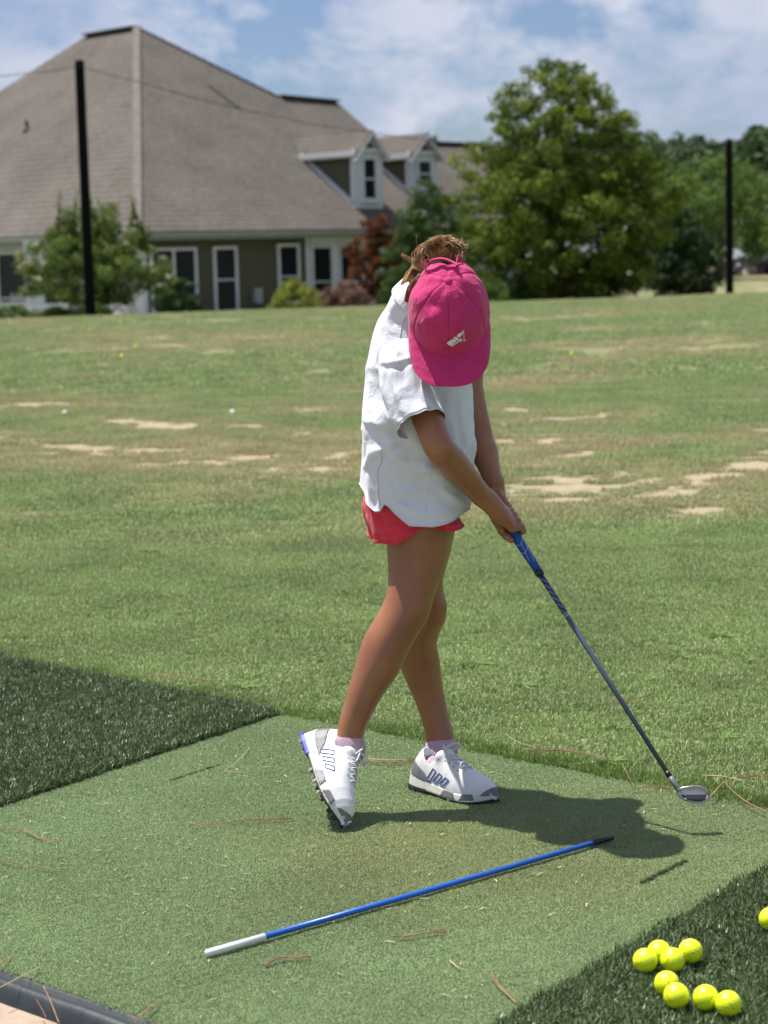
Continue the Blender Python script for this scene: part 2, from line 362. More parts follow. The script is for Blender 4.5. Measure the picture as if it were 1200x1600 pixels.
# live grass blades, three ranges
m_blade = blade_mat('grass_blade', (.175, .262, .088), (.32, .425, .16), dry=(.45, .41, .23), trans=.22, rough=.55, spec=.25, patch=.17, c2=(.66, .64, .40))
def lawn_range(name, y0, y1, st, tiles, scl=(.85, 1.25), slope=.48):
    p = jitter_grid((-y1*slope, y0), (y1*slope, y1), st)
    p = p[(np.abs(p[:, 0]) < p[:, 1]*slope) & (back_d(p[:, 0], p[:, 1]) > .012+st*.35)]
    p = p[p[:, 1] < crest(p[:, 0])+9]
    b, d = bare_dry(p[:, 0], p[:, 1]); keep = RNG.random(len(p)) > b*1.05; p = p[keep]; b = b[keep]; d = d[keep]
    z = terrain_z(p[:, 0], p[:, 1])
    d = np.clip(d + RNG.normal(0, .06, len(p)), 0, 1)
    s = RNG.uniform(*scl, len(p))*(1-.35*b)
    o = gn_scatter(name, np.stack([p[:, 0], p[:, 1], z-.002], 1), RNG.random(len(p))*2*pi, s, tiles, d)
    tag(o, kind='stuff'); return o
t_n = [blade_tile('grass_tile', .12, 560, .019, .0023, 1.15, m_blade) for _ in range(4)]
t_m = [blade_tile('grass_tile', .13, 190, .026, .0042, 1.25, m_blade) for _ in range(3)]
t_f = [blade_tile('grass_tile', .8, 900, .030, .014, 1.35, m_blade) for _ in range(3)]
tag(lawn_range('grass', 4.0, 9.2, .085, t_n), 'short green lawn grass just beyond the mat')
tag(lawn_range('grass', 9.0, 20.5, .105, t_m), 'green grass around the bare scuffed strips')
tag(lawn_range('grass', 20, 62, .68, t_f), 'sunlit grass in the far part of the lawn')
# longer fringe along the back edge of the bay
m_fringe = blade_mat('grass_fringe', (.10, .175, .04), (.22, .32, .085), trans=.35, patch=.2, use_dry=False)
t_e = [blade_tile('fringe_tile', .06, 130, .027, .0026, 1.0, m_fringe) for _ in range(3)]
n_e = 900; u = RNG.uniform(-3.2, 2.6, n_e); v_ = np.abs(RNG.normal(.012, .035, n_e))+.012
p = A0+np.outer(u, e1)+np.outer(v_, nb)
o = gn_scatter('grass_fringe', np.stack([p[:, 0], p[:, 1], terrain_z(p[:, 0], p[:, 1])-.004], 1), RNG.random(n_e)*2*pi, RNG.uniform(.5, 1.15, n_e)*np.where(u < 0, .8, 1), t_e)
tag(o, 'taller green grass fringe along the back edge of the mat', kind='stuff')

# concrete pad under and in front of the bay
m_conc = mat('concrete', (.42, .33, .25), .9, base2=(.30, .22, .16), vscale=9, bump=.5, bscale=40, detail=10)
def quad_slab(name, c, z0, z1, m, parent=None):
    pm = PM(); pm.prism([(*q[:2], z0) for q in c], (0, 0, z1-z0)); return pm.build(name, m, parent)
ef = (FR1-FR0)/np.linalg.norm(FR1-FR0)
k0 = FR0-ef*3.5-nf*.6; k1 = FR0+ef*4.5-nf*.6; k2 = k1+nf*3.2; k3 = k0+nf*3.2
tag(quad_slab('concrete_pad', [k3, k2, k1, k0], -.16, -.031, m_conc), kind='structure')

# the striking mat: backing sheet with two gouges, short curled fibres over it
dvl = (A0-FL)/np.linalg.norm(A0-FL)
m_mat = mat('mat_backing', (.12, .17, .07), .95, base2=(.08, .12, .05), vscale=160, bump=.6, bscale=500)
MAT = [A0, BR, FRc, FL]
GOUGE = [(G(1003, 1382)[:2], G(1071, 1348)[:2], .011), (G(265, 1222)[:2], G(345, 1196)[:2], .006), (G(560, 1347)[:2], G(600, 1325)[:2], .0)]
SEAMS = [(G(820, 1400)[:2], G(950, 1345)[:2])]
def seg_d(x, y, a, b):
    ab = b-a; t = np.clip(((x-a[0])*ab[0]+(y-a[1])*ab[1])/np.dot(ab, ab), 0, 1)
    return np.hypot(x-a[0]-t*ab[0], y-a[1]-t*ab[1]), t
nu, nv = 320, 320
uu, vv = np.meshgrid(np.linspace(0, 1, nu), np.linspace(0, 1, nv))
def bil(u, v, q): return ((1-u)*(1-v))[..., None]*q[0]+(u*(1-v))[..., None]*q[1]+(u*v)[..., None]*q[2]+((1-u)*v)[..., None]*q[3]
mp_ = bil(uu, vv, [np.array(q) for q in MAT]); mz = .0015*(fb2(mp_[..., 0], mp_[..., 1], 3, 3)-.5)*2
for a, b, dep in GOUGE[:2]:
    d, t = seg_d(mp_[..., 0], mp_[..., 1], a, b); mz = mz - dep*np.exp(-(d/.006)**2)
mi = np.arange(nu*nv).reshape(nv, nu); mf = np.stack([mi[:-1, :-1], mi[1:, :-1], mi[1:, 1:], mi[:-1, 1:]], -1).reshape(-1, 4)
mv = np.concatenate([mp_, mz[..., None]], -1).reshape(-1, 3)
striking = empty('striking_mat', (*A0, -.02), 'light green artificial turf striking mat under the golfer', 'mat')
o = mesh_obj('backing', mv, mf, m_mat, smooth=True); adopt(o, striking)
o = quad_slab('foam_base', MAT, -.05, -.006, mat('foam_base', (.03, .03, .03), .9)); adopt(o, striking)
m_fib = blade_mat('mat_fibre', (.225, .325, .152), (.35, .46, .225), trans=.12, rough=.5, spec=.35, patch=.12, use_dry=True, dry=(.33, .37, .17), c2=(.42, .48, .27))
t_k = [blade_tile('fibre_tile', .07, 900, .0062, .0011, 1.45, m_fib, curl=.8, zj=.001) for _ in range(5)]
lo = np.min(MAT, 0); hi = np.max(MAT, 0); p = jitter_grid(lo, hi, .037)
def inset(poly, d):
    c = np.mean(poly, 0); out = []
    for i in range(len(poly)):
        q = np.array(poly[i]); a = np.array(poly[i-1])-q; b = np.array(poly[(i+1) % len(poly)])-q
        out.append(q+unit(a)*d+unit(b)*d)
    return out
def edge_points(poly, d, st):      # a straight row of tufts just inside each edge, so the pile ends crisply
    q = inset(poly, d); out = []
    for i in range(len(q)):
        a, b = np.array(q[i-1]), np.array(q[i]); n = max(2, int(np.linalg.norm(b-a)/st)); out.append(a+np.outer((np.arange(n)+.5)/n, b-a))
    return np.concatenate(out)
def shrink(poly, k): c = np.mean(poly, 0); return [c+(q-c)*k for q in poly]
p = np.concatenate([p[in_poly(p, inset(MAT, .030))], edge_points(MAT, .031, .034)])
keep = np.ones(len(p), bool)
for a, b, dep in GOUGE[:2]:
    d, t = seg_d(p[:, 0], p[:, 1], a, b); 
p = p[keep]
ang_m = atan2(e1[1], e1[0])
wear = sstep(.42, .62, fb2(p[:, 0], p[:, 1], 1.4, 4, 3.3))
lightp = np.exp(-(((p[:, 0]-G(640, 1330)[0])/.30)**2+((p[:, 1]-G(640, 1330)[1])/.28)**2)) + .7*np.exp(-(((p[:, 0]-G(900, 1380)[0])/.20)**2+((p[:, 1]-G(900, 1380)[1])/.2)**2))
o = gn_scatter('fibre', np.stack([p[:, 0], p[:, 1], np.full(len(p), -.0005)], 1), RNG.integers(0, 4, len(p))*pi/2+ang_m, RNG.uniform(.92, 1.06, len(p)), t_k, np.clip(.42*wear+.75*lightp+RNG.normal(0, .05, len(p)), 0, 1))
tag(o, kind='stuff'); adopt(o, striking)
# raised ragged lips of torn fibre along the gouges
m_dark = blade_mat('torn_fibre', (.03, .045, .018), (.11, .15, .06), trans=.1, patch=0, use_dry=False)
t_g = [blade_tile('torn_tile', .010, 30, .0068, .0014, 1.1, m_dark) for _ in range(2)]
for (a, b, dep), lab in zip(GOUGE[:2], ('ragged club gouge torn in the mat towards its right side', 'shallow gouge in the mat near the left turf')):
    n_ = int(44*(dep/.006)); ts = RNG.random(n_); nn = np.array([-(b-a)[1], (b-a)[0]])/np.linalg.norm(b-a)
    cl = a+np.outer(ts, b-a)+np.outer(RNG.normal(0, .0016 if dep > .008 else .0010, n_)*np.sin(pi*ts)**.5, nn)
    o = gn_scatter('gouge', np.stack([cl[:, 0], cl[:, 1], np.full(n_, .0012)], 1), RNG.random(n_)*2*pi, RNG.uniform(.6, 1.2, n_)*(1 if dep > .008 else .75), t_g); o['label'] = lab; adopt(o, striking); o['kind'] = 'stuff'
# dark long-pile turf on both sides
m_turfb = mat('turf_backing', (.018, .026, .014), .95)
m_turf = blade_mat('turf_blade', (.045, .080, .026), (.14, .195, .078), trans=.12, rough=.42, spec=.4, patch=.15, use_dry=False, c2=(.27, .32, .19))
t_t = [blade_tile('turf_tile', .08, 420, .026, .0026, 1.15, m_turf, curl=.6) for _ in range(4)]
def dark_turf(poly, label, offs):
    t = empty('dark_turf', (*np.mean(poly, 0), -.02), label, 'artificial turf', 'dark turf panels beside the striking mat')
    o = quad_slab('backing', poly, -.05, .003, m_turfb); adopt(o, t)
    lo = np.min(poly, 0); hi = np.max(poly, 0); p = jitter_grid(lo, hi, .052); p = np.concatenate([p[in_poly(p, inset(poly, .045))], edge_points(poly, .036, .036)])
    p = p[(np.abs(p[:, 0]) < p[:, 1]*.34+.1)]
    o = gn_scatter('pile', np.stack([p[:, 0], p[:, 1], np.full(len(p), .001)], 1), RNG.integers(0, 4, len(p))*pi/2+ang_m, RNG.uniform(.9, 1.1, len(p)), t_t); tag(o, kind='stuff'); adopt(o, t)
    return t
WL = 1.9
TL = [A0-e1*WL, A0-e1*.004, FL-e1*.004, FL-ef*WL]
TR = [BR+e1*.004, BR+e1*1.3, FRc+ef*1.3, FRc+e1*.004]
dark_turf(TL, 'dark green long-pile turf panel left of the striking mat', inset(TL, .012))
dark_turf(TR, 'dark green long-pile turf panel under the golf balls at lower right', inset(TR, .010))

# black rubber border tube along the front
m_rub = mat('black_rubber', (.022, .030, .034), .42, var=.3, vscale=30, bump=.15, bscale=25, spec=.55)
pm = PM(); prof = []
for j in range(15):
    t = -1.15+j*(2.75)/14; prof.append((.034+.036*sin(t), -.052+.046*max(0, cos(t*.98))))
prof = [(-.004, -.045), (-.004, .0)]+[(.004, .001), (.012, -.012)]+[(.012+.040*k/8, -.008+.009*sin(pi*k/8)-.020*(k/8)**2.4) for k in range(9)]+[(.054, -.045)]
n_ = 60; k = len(prof); vs = []
for i in range(n_):
    s = -2.3+i*4.2/(n_-1); base = FR0+ef*s
    for a, h in prof:
        q = base+nf*a; wob = .0015*sin(s*9)+.001*sin(s*23+1); vs.append((q[0], q[1], h+wob*(a > .01)))
pm.add(vs, [(i*k+j, i*k+j+1, (i+1)*k+j+1, (i+1)*k+j) for i in range(n_-1) for j in range(k-1)])
o = pm.build('rubber_border', m_rub, smooth=True)
tag(o, 'black rubber edging strip along the front of the mat', 'edging strip')
# ================================================================== CLUBHOUSE
def bulk_mat_shingle():
    m = bpy.data.materials.new('shingle'); m.use_nodes = True; nt = m.node_tree; b = nt.nodes['Principled BSDF']; b.inputs['Roughness'].default_value = .9; b.inputs['Specular IOR Level'].default_value = .2
    gp = N(nt, 'ShaderNodeNewGeometry')
    n = N(nt, 'ShaderNodeTexNoise'); n.inputs['Scale'].default_value = .45; n.inputs['Detail'].default_value = 8; n.inputs['Roughness'].default_value = .6; nt.links.new(gp.outputs['Position'], n.inputs['Vector'])
    r = N(nt, 'ShaderNodeValToRGB'); e = r.color_ramp.elements; e[0].position = .3; e[0].color = (.098, .087, .076, 1); e[1].position = .7; e[1].color = (.140, .126, .111, 1); nt.links.new(n.outputs['Fac'], r.inputs[0])
    mp = N(nt, 'ShaderNodeMapping'); mp.inputs['Scale'].default_value = (3.2, 3.2, 7); nt.links.new(gp.outputs['Position'], mp.inputs[0])
    n2 = N(nt, 'ShaderNodeTexNoise'); n2.inputs['Scale'].default_value = 1.6; n2.inputs['Detail'].default_value = 3; nt.links.new(mp.outputs[0], n2.inputs['Vector'])
    mr = N(nt, 'ShaderNodeMapRange'); mr.inputs[1].default_value = .3; mr.inputs[2].default_value = .7; mr.inputs[3].default_value = .78; mr.inputs[4].default_value = 1.2; nt.links.new(n2.outputs['Fac'], mr.inputs[0])
    mm = N(nt, 'ShaderNodeMix', data_type='RGBA', blend_type='MULTIPLY'); mm.inputs[0].default_value = 1; nt.links.new(r.outputs[0], mm.inputs[6]); nt.links.new(mr.outputs[0], mm.inputs[7])
    nt.links.new(mm.outputs[2], b.inputs['Base Color']); return m
m_roof = bulk_mat_shingle()
m_cap = mat('ridge_cap', (.175, .15, .13), .9, var=.25, vscale=4)
m_olive = mat('olive_siding', (.088, .088, .052), .75, var=.12, vscale=2)
m_white = mat('white_trim', (.72, .74, .76), .5, var=.06, vscale=3)
m_gut = mat('pale_gutter', (.30, .32, .29), .5, var=.1, vscale=2)
m_glass = mat('dark_glass', (.012, .015, .018), .22, spec=.15)
m_frame = mat('window_frame', (.70, .72, .75), .5)
GZ = -.66
house = empty('clubhouse', (-2, 78, GZ), 'large olive clubhouse with a broad brown shingle hip roof and two dormers', 'building')
Ce = P(215, 362, 66)
bA = radians(43); bd = np.array([cos(bA), sin(bA), 0]); ad_ = np.array([-sin(bA), cos(bA), 0])
apex = P(213, 43, 66+14.6)
UPZ = np.array([0, 0, 1.])
nR = unit(np.cross(bd, apex-Ce)); nL = unit(np.cross(ad_, apex-Ce))
nR = nR if nR[2] > 0 else -nR; nL = nL if nL[2] > 0 else -nL
def RP(x, y): return plane_hit(x, y, Ce, nR)
def LP(x, y): return plane_hit(x, y, Ce, nL)
inw = ad_                                       # into the house, away from wall R
slope = -(nR@inw)/nR[2]                         # rise per metre inwards on the R roof
eaveR = Ce + bd*19.5
r1a, r1b = RP(433, 151), RP(525, 159); r2a = RP(598, 222); r2b = r2a + bd*5.5; 
ridgeL = G(90, 50, apex[2]); rl = np.linalg.norm(ridgeL-apex); ridgeL = apex+ad_*rl
run = (apex-Ce)@ad_
L2 = Ce + ad_*(rl+2*run)
def mirror(p, z=None):      # the same point on the far slope, eave depth of the R wing
    return p + inw*2*0 
courses = []
def shingle_plane(name, poly, n, o, along, m=m_roof, step=.30, parent=house, label=None):
    """roof plane laid in overlapping courses (each butt edge stands 18 mm proud)"""
    along = unit(along); up = unit(np.cross(n, along)); up = up if up[2] > 0 else -up
    P2 = np.array([[(q-o)@along, (q-o)@up] for q in poly]); y0, y1 = P2[:, 1].min(), P2[:, 1].max(); pm = PM(); k = len(P2)
    def span(y):
        xs = []
        for i in range(k):
            a, b = P2[i], P2[(i+1) % k]
            if (a[1]-y)*(b[1]-y) <= 0 and a[1] != b[1]:
                xs.append(a[0]+(b[0]-a[0])*(y-a[1])/(b[1]-a[1]))
        return (min(xs), max(xs)) if len(xs) >= 2 else None
    y = y0
    while y < y1-1e-3:
        yb = min(y+step, y1); s0 = span(y+1e-4); s1 = span(yb-1e-4)
        if s0 and s1:
            A = [o+along*s0[0]+up*y+n*.020, o+along*s0[1]+up*y+n*.020, o+along*s1[1]+up*yb+n*.006, o+along*s1[0]+up*yb+n*.006]
            B = [o+along*s0[0]+up*y-n*.05, o+along*s0[1]+up*y-n*.05]
            pm.add(A+B, [(0, 1, 2, 3), (4, 5, 1, 0)])
        y = yb
    ob = pm.build(name, m); adopt(ob, parent)
    if label: ob['label'] = label
    return ob
shingle_plane('roof', [Ce, eaveR, r2b, r2a, r1b, r1a, apex], nR, Ce, bd, label='right roof slope carrying the dormers')
shingle_plane('roof', [Ce, apex, ridgeL, L2], nL, Ce, ad_, label='left roof slope with a vent pipe')
# far slopes close the volume
far = []
back = Ce+ad_*(rl+2*run)
pm = PM()
bk = [ridgeL, apex, r1a, r1b, r2a, r2b]; dn = [q+inw*((q[2]-Ce[2])/slope)+UPZ*(Ce[2]-q[2]) for q in bk]
for i in range(len(bk)-1): pm.add([bk[i], bk[i+1], dn[i+1], dn[i]], [(0, 1, 2, 3)])
pm.add([eaveR, r2b, dn[-1]], [(0, 1, 2)]); pm.add([L2, ridgeL, dn[0]], [(0, 1, 2)])
o = pm.build('roof', m_roof, adoptto=house); o['label'] = 'far roof slopes behind the ridges'
# ridge and hip caps
def caps(a, b, m=m_cap, wd=.34):
    pm = PM(); d = unit(b-a); L = np.linalg.norm(b-a); n_ = int(L/.35)
    for i in range(n_): 
        p0 = a+d*(i*L/n_)+UPZ*.045; p1 = a+d*((i+1.1)*L/n_)+UPZ*.03; pm.bar(p0, p1, wd, .05)
    ob = pm.build('ridge_cap', m, adoptto=house); ob['kind'] = 'stuff'; return ob
caps(Ce, apex, wd=.28); m_dkcap = mat('dark_ridge_vent', (.09, .065, .055), .9)
caps(apex, ridgeL, m_dkcap, .5); caps(RP(436, 151), r1b, m_dkcap, .5); caps(apex, r1a, wd=.2); caps(r2a, r2b, m_dkcap, .4)
# gutters, fascia, soffit
def eave(a, b, out, nm='gutter'):
    a = a-UPZ*.03; b = b-UPZ*.03
    pm = PM(); pm.bar(a+out*.05-UPZ*.07, b+out*.05-UPZ*.07, .14, .13); adopt(pm.build('gutter', m_gut), house)
    pm = PM(); pm.bar(a-out*.04-UPZ*.13, b-out*.04-UPZ*.13, .035, .22); adopt(pm.build('fascia', m_gut), house)
    pm = PM(); pm.bar(a-out*.33-UPZ*.235, b-out*.33-UPZ*.235, .56, .02); adopt(pm.build('soffit', m_gut), house)
outR, outL = -ad_, -bd
eave(Ce-bd*.05, eaveR, outR); eave(Ce-ad_*.05, L2, outL)
# walls with lapped siding boards
WO = .62
Wc = Ce+ad_*WO+bd*WO
ztop = Ce[2]-.24
def lap_wall(a, b, out, z0, z1, m, name='wall', step=.17):
    pm = PM(); z = z0
    while z < z1-1e-3:
        zb = min(z+step, z1); aa = np.array([*a[:2], z]); bb_ = np.array([*b[:2], z])
        pm.add([aa+out*.022, bb_+out*.022, np.array([*b[:2], zb])+out*.004, np.array([*a[:2], zb])+out*.004, aa-out*.1, bb_-out*.1], [(0, 1, 2, 3), (0, 1, 5, 4)])
        z = zb
    o = pm.build(name, m); adopt(o, house); return o
def WRp(x, y, off=0): return plane_hit(x, y, Wc+outR*off, outR)
def WLp(x, y, off=0): return plane_hit(x, y, Wc+outL*off, outL)
wsplit = WRp(478, 400)
lap_wall(Wc, wsplit, outR, GZ, ztop, m_olive)
wend = Wc+bd*18.2; lap_wall(wsplit, wend, outR, GZ, ztop, m_white, 'white_wall', .4)
lap_wall(Wc, Wc+ad_*(rl+2*run-2), outL, GZ, ztop, m_white, 'white_wall', .4)
pm = PM(); pm.bar(Wc+UPZ*((GZ+ztop)/2-Wc[2])+np.array([0, 0, 0]), Wc+UPZ*((GZ+ztop)/2-Wc[2])+np.array([.001, 0, 0]), .01, .01)
pm = PM(); cpos = np.array([*Wc[:2], 0])+outR*.03+outL*.03
pm.box((cpos[0], cpos[1], (GZ+ztop)/2), (.09*bd), (.09*ad_), (0, 0, (ztop-GZ)/2)); adopt(pm.build('corner_board', m_white), house)
def window(hit, out, x0, y0, x1, y1, mull=0, rail=.5, fr=.09, zfloor=None, parent=house):
    a = hit(x0, (y0+y1)/2); b = hit(x1, (y0+y1)/2); zt = hit((x0+x1)/2, y0)[2]; zb = hit((x0+x1)/2, y1)[2]
    d = unit((b-a)*[1, 1, 0]); wd = np.linalg.norm((b-a)[:2]); c = (a+b)/2
    def at(u, z): return np.array([*(a+d*u)[:2], z])+out*.075
    pm = PM()
    for (u0, u1, z0, z1) in [(0, fr, zb, zt), (wd-fr, wd, zb, zt), (fr, wd-fr, zt-fr, zt), (fr, wd-fr, zb, zb+fr)]+[((k+1)*wd/(mull+1)-fr/2, (k+1)*wd/(mull+1)+fr/2, zb+fr, zt-fr) for k in range(mull)]:
        pm.box(at((u0+u1)/2, (z0+z1)/2), d*(u1-u0)/2, out*.045, UPZ*(z1-z0)/2)
    f = pm.build('window', m_frame); adopt(f, parent)
    for k in range(mull+1):
        u0 = k*wd/(mull+1)+fr*(1 if k == 0 else .5); u1 = (k+1)*wd/(mull+1)-fr*(1 if k == mull else .5)
        zm = zb+(zt-zb)*rail
        for z0, z1, dp in ((zb+fr, zm, .0), (zm, zt-fr, .012)):
            g = PM().box(at((u0+u1)/2, (z0+z1)/2)-out*(.03-dp), d*(u1-u0)/2, out*.006, UPZ*(z1-z0)/2).build('pane', m_glass); adopt(g, f)
        s = PM().box(at((u0+u1)/2, zm)-out*.008, d*(u1-u0)/2, out*.012, UPZ*.025).build('sash', m_frame if rail < 1 else m_frame); adopt(s, f)
    return f
window(WRp, outR, 233, 387, 306, 490, mull=1, rail=.45)
window(WRp, outR, 332, 385, 369, 489, rail=.5)
window(WRp, outR, 432, 381, 466, 474, rail=.45)
window(WRp, outR, 485, 385, 517, 470, rail=.35, fr=.05)
window(WRp, outR, 529, 384, 562, 470, rail=.35, fr=.05)
window(WRp, outR, 600, 384, 640, 470, rail=.35, fr=.05)
window(WLp, outL, 0, 393, 46, 476, rail=.12, mull=0)
window(WLp, outL, -75, 394, -20, 478, rail=.12, mull=1)
window(WLp, outL, 150, 388, 205, 478, rail=.3, mull=1)
window(WLp, outL, 70, 391, 125, 478, rail=.3, mull=1)
# downspout, utility box, vent pipe
d0 = WRp(487, 366, .1); pm = PM(); pm.tube([d0+UPZ*.0, d0-UPZ*.15, np.array([*d0[:2], GZ+.1])], .05, 6); adopt(pm.build('downspout', m_white), house)
c = WRp(402, 462, .12); adopt(PM().box(c, bd*.16, outR*.1, UPZ*.26).build('meter_box', mat('meter_grey', (.32, .34, .33), .5)), house)
v0 = LP(42, 203); pm = PM(); pm.tube([v0-UPZ*.1, v0+UPZ*.35], .07, 8); adopt(pm.build('vent_pipe', m_dkcap), house)
pm = PM(); pm.tube([v0+UPZ*.02, v0+UPZ*.07], [.2, .1], 10); adopt(pm.build('vent_flashing', m_cap), house)

# dormers
def dormer(x_left, x_right, y_base, y_eave, apex_px):
    base = RP(x_left, y_base)                                # foot of the left front corner on the roof
    br = plane_hit(x_right, y_base, base, outR); w_ = abs((br-base)@bd); dd_ = bd
    zl = plane_hit(x_left, y_eave, base, outR)[2]
    ap = plane_hit(*apex_px, base+outR*.25, outR); zr = ap[2]
    D = lambda u, z, o=0: np.array([*(base+dd_*u)[:2], z])+outR*o
    depth_e = (zl-base[2])/slope; depth_r = (zr-base[2])/slope
    def cheek(u, sgn):                                        # lapped olive cheek
        pm = PM(); z = base[2]
        while z < zl-1e-3:
            zb = min(z+.16, zl); q0 = (z-base[2])/slope; q1 = (zb-base[2])/slope
            o_ = bd*sgn
            pm.add([D(u, z)+o_*.02, D(u, z, -q0)+o_*.02, D(u, zb, -q1)+o_*.004, D(u, zb)+o_*.004], [(0, 1, 2, 3)])
            z = zb
        pm.add([D(u, base[2])-o_*.02, D(u, zl, -depth_e)-o_*.02, D(u, zl)-o_*.02], [(0, 1, 2)])
        r = pm.build('dormer_cheek', m_olive); adopt(r, house)
        # flashing board along the roof line and corner board
        q = PM().bar(D(u, base[2]+.10, .02)+o_*.04, D(u, zl+.02, -depth_e+.05)+o_*.04, .03, .17).build('flashing_board', m_white); adopt(q, r)
        q = PM().box(D(u, (base[2]+zl)/2, -.08)+o_*.035, bd*.02, outR*.1, UPZ*(zl-base[2])/2).build('corner_board', m_white); adopt(q, r)
        q = PM().bar(D(u, zl-.08, .2)+o_*.16, D(u, zl-.08, -depth_e)+o_*.16, .05, .17).build('eave_board', m_white); adopt(q, r)
    cheek(0, -1); cheek(w_, 1)
    pm = PM(); pm.prism([D(0, base[2]-.05), D(w_, base[2]-.05), D(w_, zl), D(w_/2, zr-.1), D(0, zl)], outR*.03)
    front = pm.build('dormer_front', m_white); adopt(front, house)
    wz0 = base[2]+.28; wz1 = zl-.2; wm = .22*w_
    def box(nm, u0, u1, z0, z1, o_, th, m, par): return adopt(PM().box(D((u0+u1)/2, (z0+z1)/2, o_), bd*(u1-u0)/2, outR*th, UPZ*(z1-z0)/2).build(nm, m), par)
    fw = .09
    pm = PM()
    for u0, u1, z0, z1 in ((wm, wm+fw, wz0, wz1), (w_-wm-fw, w_-wm, wz0, wz1), (wm+fw, w_-wm-fw, wz1-fw, wz1), (wm+fw, w_-wm-fw, wz0, wz0+fw)):
        pm.box(D((u0+u1)/2, (z0+z1)/2, .07), bd*(u1-u0)/2, outR*.035, UPZ*(z1-z0)/2)
    wn = pm.build('dormer_window', m_frame); adopt(wn, house)
    zm = (wz0+wz1)/2
    box('pane', wm+fw, w_-wm-fw, wz0+fw, zm, .045, .005, m_glass, wn); box('pane', wm+fw, w_-wm-fw, zm, wz1-fw, .05, .005, m_glass, wn)
    box('sash', wm+fw, w_-wm-fw, zm-.03, zm+.03, .07, .015, m_frame, wn)
    # gable louvre and rake boards
    pm = PM(); pm.prism([D(w_*.27, zl+.13, .04), D(w_*.73, zl+.13, .04), D(w_/2, zr-.36, .04)], outR*.02); adopt(pm.build('gable_vent', m_olive), front)
    ov = .20; rz = (zr-zl)/(w_/2)
    for sg in (-1, 1):
        e = D(w_/2+sg*(w_/2+ov), zr-rz*(w_/2+ov), .22); t = D(w_/2, zr, .22)
        adopt(PM().bar(e-UPZ*.1, t-UPZ*.1, .06, .2, up=outR).build('rake_board', m_white), front)
        e2 = D(w_/2+sg*(w_/2+ov), zr-rz*(w_/2+ov), .28); b0 = e2; b1 = D(w_/2, zr, .28)
        dl = ((zr-rz*(w_/2+ov))-base[2])/slope; c1 = D(w_/2, zr, -depth_r-.1); c0 = D(w_/2+sg*(w_/2+ov), zr-rz*(w_/2+ov), -dl-.1)
        n = unit(np.cross(b1-b0, c1-b1)); n = n if n[2] > 0 else -n
        shingle_plane('dormer_roof', [b0, b1, c1, c0], n, b0, -outR, step=.25)
    box('cornice', -.12, w_+.12, zl-.02, zl+.09, .08, .07, m_white, front)
    box('sill', wm-.08, w_-wm+.08, wz0-.08, wz0, .08, .06, m_white, front)
dormer(556, 597, 326, 236, (579, 203))
dormer(641, 683, 306, 240, (664, 208))
# porch rail and seats at the left corner, behind the crepe myrtle
m_rail = mat('white_paint', (.68, .70, .70), .5)
pr = empty('porch_railing', (*(Wc+ad_*3+outL*2)[:2], GZ), 'white porch railing behind the crepe myrtle at far left', 'railing')
q0 = P(10, 470, 63.5); q1 = P(205, 478, 61.5)
for h_ in (.2, .62):
    adopt(PM().bar([*q0[:2], GZ+h_], [*q1[:2], GZ+h_], .06, .08).build('rail', m_rail), pr)
for i in range(26):
    q = q0+(q1-q0)*i/25; adopt(PM().box([*q[:2], GZ+.31], (.02, 0, 0), (0, .02, 0), (0, 0, .31)).build('baluster', m_rail), pr)
for x, Yp in ((44, 62.5), (205, 61.0), (-60, 63.5), (128, 61.8)):
    q = P(x, 430, Yp); c = empty('porch_column', (*q[:2], GZ), {44: 'white porch column beside the left window edge', 205: 'white porch column right of the crepe myrtle', -60: 'white porch column outside the left frame edge', 128: 'white porch column behind the dark net pole'}[x], 'column', 'white porch columns')
    hh = Ce[2]-.2-GZ; adopt(PM().box([*q[:2], GZ+hh/2], (.1, 0, 0), (0, .1, 0), (0, 0, hh/2)).build('shaft', m_rail), c); adopt(PM().box([*q[:2], GZ+.12], (.15, 0, 0), (0, .15, 0), (0, 0, .12)).build('plinth', m_rail), c)
for x, lab in ((176, 'white slatted garden chair right of the net pole'), (30, 'grey garden chair below the left window')):
    q = P(x, 470, 60.2); b = np.array([*q[:2], GZ]); ch = empty('garden_chair', b, lab, 'chair', 'garden chairs by the porch')
    for k in range(6): adopt(PM().bar(b+[-.28+k*.112, .25, .42], b+[-.28+k*.112, .36, 1.1], .08, .02, up=(1, 0, 0)).build('slat', m_rail), ch)
    adopt(PM().box(b+[0, 0, .42], (.32, 0, 0), (0, .28, 0), (0, 0, .02)).build('seat', m_rail), ch)
    for sx in (-.3, .3):
        for sy in (-.26, .26): adopt(PM().box(b+[sx, sy, .3], (.03, 0, 0), (0, .03, 0), (0, 0, .32)).build('leg', m_rail), ch)
        adopt(PM().box(b+[sx, 0, .63], (.05, 0, 0), (0, .33, 0), (0, 0, .015)).build('armrest', m_rail), ch)

